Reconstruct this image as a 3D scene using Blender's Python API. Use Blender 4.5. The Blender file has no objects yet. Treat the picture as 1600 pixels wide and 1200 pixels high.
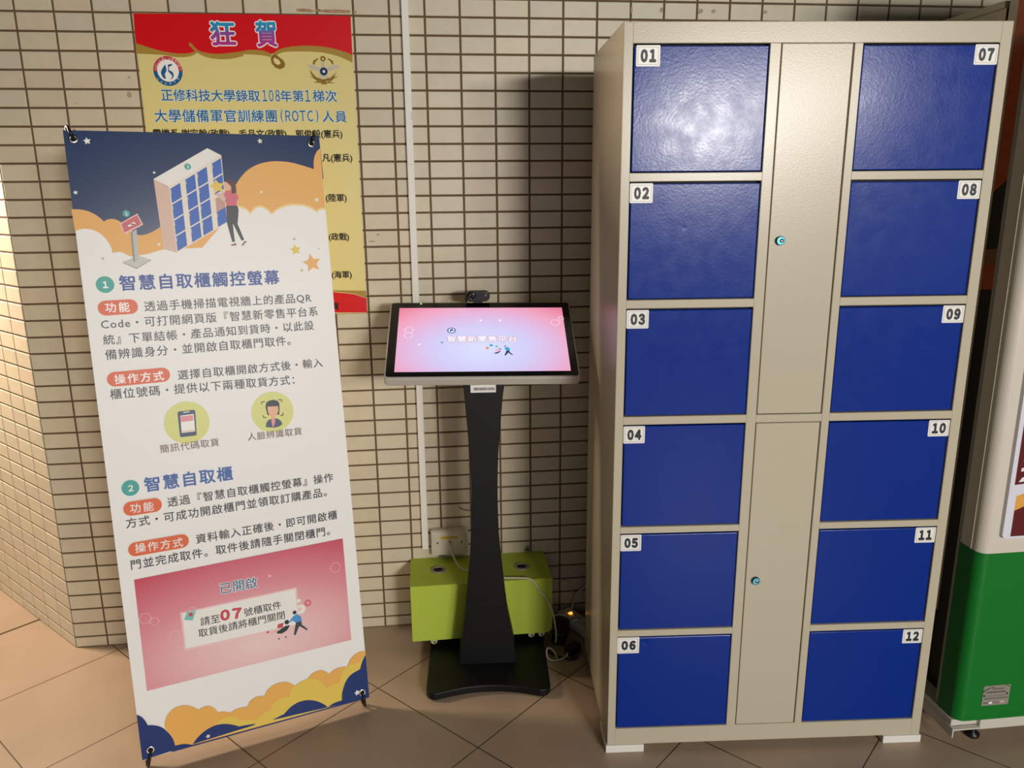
import bpy, bmesh, math, random
from mathutils import Vector, Matrix
PI = math.pi
sc = bpy.context.scene
COL = sc.collection
random.seed(7)

# ------------------------------------------------------------------ camera
def view_matrix(pos, pitch, yaw, roll):
    cp, sp, cy, sy, cr, sr = math.cos(pitch), math.sin(pitch), math.cos(yaw), math.sin(yaw), math.cos(roll), math.sin(roll)
    f = Vector((sy*cp, cy*cp, -sp)); r0 = Vector((cy, -sy, 0)); u = r0.cross(f)
    r = cr*r0 + sr*u; v = -sr*r0 + cr*u
    m = Matrix((r, v, -f)).transposed().to_4x4(); m.translation = pos
    return m
cam_data = bpy.data.cameras.new('camera'); cam = bpy.data.objects.new('camera', cam_data); COL.objects.link(cam)
cam_data.sensor_width = 36; cam_data.lens = 36*1237.54/1600; cam_data.clip_start = .05
cam.matrix_world = view_matrix(Vector((.16457, -2.47533, 1.46299)), .24419, .11282, -.0091)
sc.camera = cam

# ------------------------------------------------------------------ world, lights, exposure
sc.view_settings.view_transform = 'Standard'; sc.view_settings.look = 'None'
sc.view_settings.gamma = 1; sc.view_settings.use_curve_mapping = False
sc.view_settings.exposure = -0.15
wd = bpy.data.worlds.new('world'); sc.world = wd; wd.use_nodes = True
bg = wd.node_tree.nodes['Background']; bg.inputs[0].default_value = (1, .86, .68, 1); bg.inputs[1].default_value = .02

def area(name, loc, target, sx, sy, power, col):
    l = bpy.data.lights.new(name, 'AREA'); l.shape = 'RECTANGLE'; l.size = sx; l.size_y = sy; l.energy = power; l.color = col
    o = bpy.data.objects.new(name, l); COL.objects.link(o); o.location = loc
    o.rotation_euler = (Vector(target)-Vector(loc)).to_track_quat('-Z', 'Y').to_euler()
    return o
# two fluorescent fittings down the hall, the glazed entrance behind the viewer, and the warm side hall on the left
area('hall_light', (1.87, -6.2, 1.95), (.2, 0, 1), .7, .28, 165, (1, .96, .90))
area('hall_light', (2.65, -5.7, 2.15), (.2, 0, 1), .6, .28, 70, (1, .96, .88))
area('entrance_daylight', (1.6, -6.6, 1.25), (.6, 0, 1.2), 6.5, 2.1, 52, (.86, .90, 1))
area('side_hall_light', (-2.1, .36, 1.80), (-1.3, .25, 1.5), .4, .5, 80, (1, .80, .62))

# ------------------------------------------------------------------ materials
def lin(c):
    c = c/255
    return c/12.92 if c <= .04045 else ((c+.055)/1.055)**2.4
def rgb(h):
    if isinstance(h, str): h = (int(h[0:2], 16), int(h[2:4], 16), int(h[4:6], 16))
    return (lin(h[0]), lin(h[1]), lin(h[2]), 1)
MATS = {}
def mat(name, h, rough=.5, metal=0, spec=.5, coat=0, bump=0, bscale=200, mottle=0, mscale=8, emit=0):
    if name in MATS: return MATS[name]
    m = bpy.data.materials.new(name); m.use_nodes = True; nt = m.node_tree; b = nt.nodes['Principled BSDF']
    b.inputs['Base Color'].default_value = rgb(h); b.inputs['Roughness'].default_value = rough
    b.inputs['Metallic'].default_value = metal; b.inputs['Specular IOR Level'].default_value = spec
    b.inputs['Coat Weight'].default_value = coat; b.inputs['Coat Roughness'].default_value = .15
    if emit:
        b.inputs['Emission Color'].default_value = rgb(h); b.inputs['Emission Strength'].default_value = emit
        b.inputs['Base Color'].default_value = (.01, .01, .01, 1)
    tc = nt.nodes.new('ShaderNodeTexCoord')
    if bump:
        n = nt.nodes.new('ShaderNodeTexNoise'); n.inputs['Scale'].default_value = bscale; n.inputs['Detail'].default_value = 2
        nt.links.new(tc.outputs['Object'], n.inputs['Vector'])
        bp = nt.nodes.new('ShaderNodeBump'); bp.inputs['Strength'].default_value = bump; bp.inputs['Distance'].default_value = .002
        nt.links.new(n.outputs['Fac'], bp.inputs['Height']); nt.links.new(bp.outputs[0], b.inputs['Normal'])
    if mottle:
        n = nt.nodes.new('ShaderNodeTexNoise'); n.inputs['Scale'].default_value = mscale; n.inputs['Detail'].default_value = 4
        nt.links.new(tc.outputs['Object'], n.inputs['Vector'])
        mr = nt.nodes.new('ShaderNodeMapRange'); mr.inputs['To Min'].default_value = 1-mottle; mr.inputs['To Max'].default_value = 1+mottle
        mr.inputs['From Min'].default_value = .3; mr.inputs['From Max'].default_value = .7
        nt.links.new(n.outputs['Fac'], mr.inputs['Value'])
        vm = nt.nodes.new('ShaderNodeVectorMath'); vm.operation = 'SCALE'; vm.inputs[0].default_value = rgb(h)[:3]
        nt.links.new(mr.outputs[0], vm.inputs['Scale']); nt.links.new(vm.outputs[0], b.inputs['Base Color'])
    MATS[name] = m
    return m
def nodes(name):
    m = bpy.data.materials.new(name); m.use_nodes = True; nt = m.node_tree
    def N(t, **k):
        n = nt.nodes.new('ShaderNode'+t)
        for a, v in k.items(): setattr(n, a, v)
        return n
    def M(op, a, b=None):
        n = N('Math', operation=op)
        for i, v in enumerate((a, b)):
            if v is None: continue
            if isinstance(v, (int, float)): n.inputs[i].default_value = v
            else: nt.links.new(v, n.inputs[i])
        return n.outputs[0]
    MATS[name] = m
    return m, nt, N, M, nt.nodes['Principled BSDF']
def ramp(N, nt, fac, stops):
    r = N('ValToRGB')
    while len(r.color_ramp.elements) < len(stops): r.color_ramp.elements.new(.5)
    for e, (p, c) in zip(r.color_ramp.elements, stops): e.position = p; e.color = rgb(c)
    nt.links.new(fac, r.inputs[0])
    return r.outputs[0]

def floor_material():
    m, nt, N, M, b = nodes('floor_tiles')
    tc = N('TexCoord'); sx = N('SeparateXYZ'); nt.links.new(tc.outputs['Object'], sx.inputs[0])
    a = math.radians(43.2); c, s = math.cos(a), math.sin(a); x, y = sx.outputs[0], sx.outputs[1]
    ss = M('ADD', M('MULTIPLY', x, c), M('MULTIPLY', y, s)); tt = M('ADD', M('MULTIPLY', x, -s), M('MULTIPLY', y, c))
    P = .4085
    fs = M('SUBTRACT', M('FRACT', M('ADD', M('DIVIDE', ss, P), 20.5-.403)), .5)
    ft = M('SUBTRACT', M('FRACT', M('ADD', M('DIVIDE', tt, P), 20.5-.395)), .5)
    wide = M('MULTIPLY', M('GREATER_THAN', tt, .88), .0035)
    ds = M('MULTIPLY', M('ABSOLUTE', fs), P); dt = M('SUBTRACT', M('MULTIPLY', M('ABSOLUTE', ft), P), wide)
    d = M('MINIMUM', ds, dt)
    g = M('LESS_THAN', d, .0017)
    n = N('TexNoise'); n.inputs['Scale'].default_value = 2.5; n.inputs['Detail'].default_value = 5; nt.links.new(tc.outputs['Object'], n.inputs['Vector'])
    col = ramp(N, nt, n.outputs['Fac'], [(.3, 'A38D77'), (.7, 'B29B83')])
    n2 = N('TexNoise'); n2.inputs['Scale'].default_value = 55; n2.inputs['Detail'].default_value = 1; nt.links.new(tc.outputs['Object'], n2.inputs['Vector'])
    spot = M('GREATER_THAN', n2.outputs['Fac'], .79)
    mx = N('MixRGB'); nt.links.new(g, mx.inputs[0]); nt.links.new(col, mx.inputs[1]); mx.inputs[2].default_value = rgb('46331F')
    mx2 = N('MixRGB'); nt.links.new(M('MULTIPLY', spot, .5), mx2.inputs[0]); nt.links.new(mx.outputs[0], mx2.inputs[1]); mx2.inputs[2].default_value = rgb('4A3624')
    nt.links.new(mx2.outputs[0], b.inputs['Base Color'])
    mr = N('MapRange'); nt.links.new(n.outputs['Fac'], mr.inputs['Value']); mr.inputs['To Min'].default_value = .30; mr.inputs['To Max'].default_value = .48
    nt.links.new(mr.outputs[0], b.inputs['Roughness'])
    bp = N('Bump'); bp.inputs['Distance'].default_value = .002; bp.inputs['Strength'].default_value = .6
    nt.links.new(M('SUBTRACT', 1, g), bp.inputs['Height']); nt.links.new(bp.outputs[0], b.inputs['Normal'])
    return m
def tile_material():
    m, nt, N, M, b = nodes('glazed_wall_tile')
    at = N('Attribute'); at.attribute_name = 'tint'
    col = ramp(N, nt, at.outputs['Fac'], [(0, 'C6BBA2'), (.45, 'CEC3A8'), (.8, 'C7BEA7'), (1, 'CCBCA2')])
    tc = N('TexCoord'); n = N('TexNoise'); n.inputs['Scale'].default_value = 30; n.inputs['Detail'].default_value = 4; nt.links.new(tc.outputs['Object'], n.inputs['Vector'])
    mr = N('MapRange'); mr.inputs['From Min'].default_value = .3; mr.inputs['From Max'].default_value = .7; mr.inputs['To Min'].default_value = .96; mr.inputs['To Max'].default_value = 1.03
    nt.links.new(n.outputs['Fac'], mr.inputs['Value'])
    vm = N('VectorMath', operation='SCALE'); nt.links.new(col, vm.inputs[0]); nt.links.new(mr.outputs[0], vm.inputs['Scale'])
    nt.links.new(vm.outputs[0], b.inputs['Base Color']); b.inputs['Roughness'].default_value = .42
    return m
def blue_door_material():
    m, nt, N, M, b = nodes('blue_enamel')
    b.inputs['Base Color'].default_value = rgb((0, 43, 136)); b.inputs['Roughness'].default_value = .2
    b.inputs['Specular IOR Level'].default_value = .24
    tc = N('TexCoord')
    a1 = N('TexNoise'); a1.inputs['Scale'].default_value = 190; a1.inputs['Detail'].default_value = 1
    a2 = N('TexNoise'); a2.inputs['Scale'].default_value = 9; a2.inputs['Detail'].default_value = 3
    a3 = N('TexNoise'); a3.inputs['Scale'].default_value = 26; a3.inputs['Detail'].default_value = 2
    oi = N('ObjectInfo'); off = N('VectorMath', operation='ADD'); cmb = N('CombineXYZ')
    nt.links.new(M('MULTIPLY', oi.outputs['Random'], 40), cmb.inputs[0]); nt.links.new(tc.outputs['Object'], off.inputs[0]); nt.links.new(cmb.outputs[0], off.inputs[1])
    for a in (a1, a2, a3): nt.links.new(off.outputs[0], a.inputs['Vector'])
    vo = N('TexVoronoi'); vo.inputs['Scale'].default_value = 5.2; nt.links.new(off.outputs[0], vo.inputs['Vector'])
    dm = N('MapRange', interpolation_type='SMOOTHSTEP'); nt.links.new(vo.outputs['Distance'], dm.inputs['Value']); dm.inputs['From Min'].default_value = 0; dm.inputs['From Max'].default_value = .065; dm.inputs['To Min'].default_value = 1; dm.inputs['To Max'].default_value = 0
    dent = dm.outputs[0]
    h = M('ADD', M('MULTIPLY', a1.outputs['Fac'], .00013), M('ADD', M('MULTIPLY', a2.outputs['Fac'], .00010), M('MULTIPLY', dent, -.0011)))
    bp = N('Bump'); bp.inputs['Distance'].default_value = 1; bp.inputs['Strength'].default_value = .8
    nt.links.new(h, bp.inputs['Height']); nt.links.new(bp.outputs[0], b.inputs['Normal'])
    # rubbed, slightly hazy patches
    mr = N('MapRange'); nt.links.new(a3.outputs['Fac'], mr.inputs['Value']); mr.inputs['From Min'].default_value = .35; mr.inputs['From Max'].default_value = .7
    mr.inputs['To Min'].default_value = .20; mr.inputs['To Max'].default_value = .26; nt.links.new(mr.outputs[0], b.inputs['Roughness'])
    return m
def radial_material(name, cx, cz, rx, rz, stops, emit=0, rough=.45):
    m, nt, N, M, b = nodes(name)
    tc = N('TexCoord'); s = N('SeparateXYZ'); nt.links.new(tc.outputs['Object'], s.inputs[0])
    dx = M('DIVIDE', M('SUBTRACT', s.outputs[0], cx), rx); dz = M('DIVIDE', M('SUBTRACT', s.outputs[1], cz), rz)
    r = M('POWER', M('ADD', M('MULTIPLY', dx, dx), M('MULTIPLY', dz, dz)), .5)
    col = ramp(N, nt, M('DIVIDE', r, 1.6), stops)
    if emit:
        nt.links.new(col, b.inputs['Emission Color']); b.inputs['Emission Strength'].default_value = emit; b.inputs['Base Color'].default_value = (.01, .01, .01, 1)
        b.inputs['Roughness'].default_value = .15
    else:
        nt.links.new(col, b.inputs['Base Color']); b.inputs['Roughness'].default_value = rough
    return m
def vertical_material(name, z0, z1, stops, rough=.3):
    m, nt, N, M, b = nodes(name)
    tc = N('TexCoord'); s = N('SeparateXYZ'); nt.links.new(tc.outputs['Object'], s.inputs[0])
    mr = N('MapRange'); mr.inputs['From Min'].default_value = z0; mr.inputs['From Max'].default_value = z1; nt.links.new(s.outputs[1], mr.inputs['Value'])
    nt.links.new(ramp(N, nt, mr.outputs[0], stops), b.inputs['Base Color']); b.inputs['Roughness'].default_value = rough
    return m

M_FLOOR = floor_material(); M_TILE = tile_material(); M_BLUE = blue_door_material()
M_GROUT = mat('grout', '624E37', .9, bump=.4, bscale=300)
M_RESIDUE = mat('tape_residue', 'A88A66', .8, mottle=.3, mscale=60)
M_SMUDGE = mat('smudge', 'A39880', .7)
M_BEIGE = mat('beige_powder_coat', 'BCB39D', .27, spec=.4, bump=.07, bscale=350)
M_GAPSHADE = mat('gap_shade', '0B0D18', .7)  # near-black that paints shade into gaps and small holes
M_WHITEPL = mat('white_plastic', 'E4E1D8', .4)
M_CREAMPL = mat('aged_white_plastic', 'D2C8B2', .45)
M_BLACK = mat('black_powder_coat', '060708', .5, spec=.3, bump=.3, bscale=500)
M_BLACKPL = mat('black_plastic', '0C0C0E', .4)
M_GLASS = mat('black_bezel_glass', '08080A', .12, spec=.6)
M_SILVER = mat('silver_aluminium', 'C6C0B6', .4, metal=.15)
M_CHROME = mat('chrome', 'D8DADC', .18, metal=1)
M_LIME = mat('lime_laminate', 'AFC148', .7, spec=.12, bump=.1, bscale=300)
M_LABELW = mat('label_white', 'ECEAE4', .35)
M_LABELG = mat('label_grey_line', '8A8C90', .5)
M_INK = mat('label_ink', '17202C', .5)
M_GREEN = mat('green_panel', '007022', .42, spec=.4, bump=.2, bscale=400)
M_FRIDGEW = mat('fridge_white', 'CFC8BA', .35, spec=.4)
M_CORDW = mat('white_cord', 'CFC8B8', .5)

# ------------------------------------------------------------------ mesh helpers
class MB:
    """collects shapes, each face with a material, and links them as ONE mesh object"""
    def __init__(s): s.v = []; s.f = []; s.mi = []; s.sm = []; s.mats = []
    def idx(s, m):
        if m not in s.mats: s.mats.append(m)
        return s.mats.index(m)
    def add(s, vs, fs, m, smooth=False, T=None):
        o = len(s.v); i = s.idx(m)
        s.v += [tuple(T @ Vector(v)) if T else tuple(v) for v in vs]
        for f in fs: s.f.append([k+o for k in f]); s.mi.append(i); s.sm.append(smooth)
    def bm(s, b, m, smooth=False, T=None):
        b.verts.index_update(); s.add([v.co[:] for v in b.verts], [[v.index for v in f.verts] for f in b.faces], m, smooth, T); b.free()
    def box(s, x0, x1, y0, y1, z0, z1, m, bev=0, seg=2, T=None):
        b = bmesh.new(); bmesh.ops.create_cube(b, size=1)
        for v in b.verts: v.co = ((x0+x1)/2+v.co.x*(x1-x0), (y0+y1)/2+v.co.y*(y1-y0), (z0+z1)/2+v.co.z*(z1-z0))
        if bev: bmesh.ops.bevel(b, geom=b.edges[:], offset=bev, segments=seg, profile=.5, affect='EDGES')
        s.bm(b, m, False, T)
    def prism(s, pts, z0, z1, m, T=None, bev=0, smooth=False):
        """outline in xy, extruded in z"""
        b = bmesh.new(); vs = [b.verts.new((p[0], p[1], z0)) for p in pts]; f = b.faces.new(vs)
        if f.normal.z > 0: f.normal_flip()
        r = bmesh.ops.extrude_face_region(b, geom=[f]); bmesh.ops.translate(b, vec=(0, 0, z1-z0), verts=[g for g in r['geom'] if isinstance(g, bmesh.types.BMVert)])
        if bev:
            es = [e for e in b.edges if abs(e.verts[0].co.z-e.verts[1].co.z) < 1e-7]
            bmesh.ops.bevel(b, geom=es, offset=bev, segments=2, profile=.5, affect='EDGES')
        bmesh.ops.recalc_face_normals(b, faces=b.faces[:]); s.bm(b, m, smooth, T)
    def flat(s, pts, z, m, T=None):
        b = bmesh.new(); es = []; vs = [b.verts.new((p[0], p[1], z)) for p in pts]
        f = b.faces.new(vs); f.normal_update()
        if f.normal.z < 0: f.normal_flip()
        bmesh.ops.triangulate(b, faces=b.faces[:]); s.bm(b, m, False, T)
    def lathe(s, prof, m, n=24, T=None, smooth=True):
        vs = []; fs = []; k = len(prof)
        for i in range(n):
            a = 2*PI*i/n
            vs += [(r*math.cos(a), r*math.sin(a), z) for r, z in prof]
        for i in range(n):
            j = (i+1) % n
            for q in range(k-1): fs.append([i*k+q, j*k+q, j*k+q+1, i*k+q+1])
        b = bmesh.new(); vv = [b.verts.new(v) for v in vs]
        for f in fs: b.faces.new([vv[q] for q in f])
        bmesh.ops.remove_doubles(b, verts=b.verts[:], dist=1e-6)
        bmesh.ops.recalc_face_normals(b, faces=b.faces[:]); s.bm(b, m, smooth, T)
    def tube(s, pts, r, m, n=8, T=None, smooth_path=True, cap=True):
        P = [Vector(p) for p in pts]
        if smooth_path and len(P) > 2: P = [Vector(p) for p in catmull([tuple(p) for p in P], 6)]
        vs = []; fs = []; up = Vector((0, 0, 1)); L = len(P)
        R = r if callable(r) else (lambda t: r)
        prev = None
        for i, p in enumerate(P):
            d = (P[min(i+1, L-1)]-P[max(i-1, 0)]).normalized()
            a = d.cross(up if prev is None else prev)
            if a.length < 1e-3: a = d.cross(Vector((1, 0, 0)))
            a.normalize(); b_ = a.cross(d).normalized(); prev = b_
            for k in range(n): w = 2*PI*k/n; vs.append(p+(a*math.cos(w)+b_*math.sin(w))*R(i/(L-1)))
        for i in range(L-1):
            for k in range(n): fs.append([i*n+k, i*n+(k+1) % n, (i+1)*n+(k+1) % n, (i+1)*n+k])
        if cap: fs += [list(range(n))[::-1], [(L-1)*n+k for k in range(n)]]
        s.add(vs, fs, m, True, T)
    def mesh(s, me, m, T): s.add([v.co[:] for v in me.vertices], [list(p.vertices) for p in me.polygons], m, False, T)
    def build(s, name, parent=None, T=None):
        me = bpy.data.meshes.new(name); me.from_pydata(s.v, [], s.f)
        for m in s.mats: me.materials.append(m)
        me.polygons.foreach_set('material_index', s.mi); me.polygons.foreach_set('use_smooth', s.sm); me.update()
        o = bpy.data.objects.new(name, me); COL.objects.link(o)
        if T is not None: o.matrix_local = T
        if parent: o.parent = parent
        return o
def catmull(P, n):
    if len(P) < 3: return list(P)
    Q = [P[0]]+list(P)+[P[-1]]; out = []; D = len(P[0])
    for i in range(1, len(Q)-2):
        for k in range(n):
            t = k/n
            out.append(tuple(.5*(2*Q[i][d]+(Q[i+1][d]-Q[i-1][d])*t+(2*Q[i-1][d]-5*Q[i][d]+4*Q[i+1][d]-Q[i+2][d])*t*t+(3*Q[i][d]-Q[i-1][d]-3*Q[i+1][d]+Q[i+2][d])*t**3) for d in range(D)))
    out.append(tuple(P[-1]))
    return out
def empty(name, loc, label, cat, rz=0, group=None):
    o = bpy.data.objects.new(name, None); COL.objects.link(o); o.empty_display_size = .1
    o.location = loc; o.rotation_euler = (0, 0, rz)
    return tag(o, label, cat, group)
def tag(o, label, cat=None, group=None):
    o['label'] = label
    if cat: o['category'] = cat
    if group: o['group'] = group
    return o
def struct(o): o['kind'] = 'structure'; return o
def T_at(x, y, z): return Matrix.Translation((x, y, z))
# local xy plane turned upright: x stays, y becomes up, z points to the viewer (-y)
UP = Matrix(((1, 0, 0, 0), (0, 0, -1, 0), (0, 1, 0, 0), (0, 0, 0, 1)))
def rrect(x0, x1, y0, y1, r, n=5):
    out = []
    for cx, cy, a0 in ((x1-r, y1-r, 0), (x0+r, y1-r, 90), (x0+r, y0+r, 180), (x1-r, y0+r, 270)):
        for k in range(n+1): a = math.radians(a0+90*k/n); out.append((cx+r*math.cos(a), cy+r*math.sin(a)))
    return out
_tc = {}
def text_mesh(body, spacing):
    k = (body, spacing)
    if k not in _tc:
        cu = bpy.data.curves.new('lettering', 'FONT'); cu.body = body; cu.size = 1; cu.space_character = spacing; cu.resolution_u = 2; cu.fill_mode = 'FRONT'
        o = bpy.data.objects.new('lettering', cu); COL.objects.link(o)
        dg = bpy.context.evaluated_depsgraph_get(); me = bpy.data.meshes.new_from_object(o.evaluated_get(dg))
        bpy.data.objects.remove(o); bpy.data.curves.remove(cu)
        xs = [v.co.x for v in me.vertices]; ys = [v.co.y for v in me.vertices]
        _tc[k] = (me, min(xs), max(xs), min(ys), max(ys))
    return _tc[k]
def put_text(mb, body, m, a, b, z, spacing=1, weight=0, height=None, turn=0, by_height=False):
    """lettering whose ink runs from point a to point b (middle height of the line); weight thickens the strokes (in em)"""
    me, x0, x1, y0, y1 = text_mesh(body, spacing)
    a = Vector(a); b = Vector(b); s = (b-a).length/(x1-x0); ang = math.atan2(b.y-a.y, b.x-a.x) if not turn else math.radians(turn)
    if by_height: s = height/(y1-y0)
    sy = height/(y1-y0) if height else s
    c = (a+b)/2
    offs = [(0, 0)] if not weight else [(weight*math.cos(PI*k/4+.2), weight*math.sin(PI*k/4+.2)) for k in range(8)]
    for n, (ox, oy) in enumerate(offs):
        T = T_at(c.x, c.y, z+n*1e-6) @ Matrix.Rotation(ang, 4, 'Z') @ Matrix.Diagonal((s, sy, 1, 1)) @ T_at(ox-(x0+x1)/2, oy-(y0+y1)/2, 0)
        mb.mesh(me, m, T)

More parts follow.
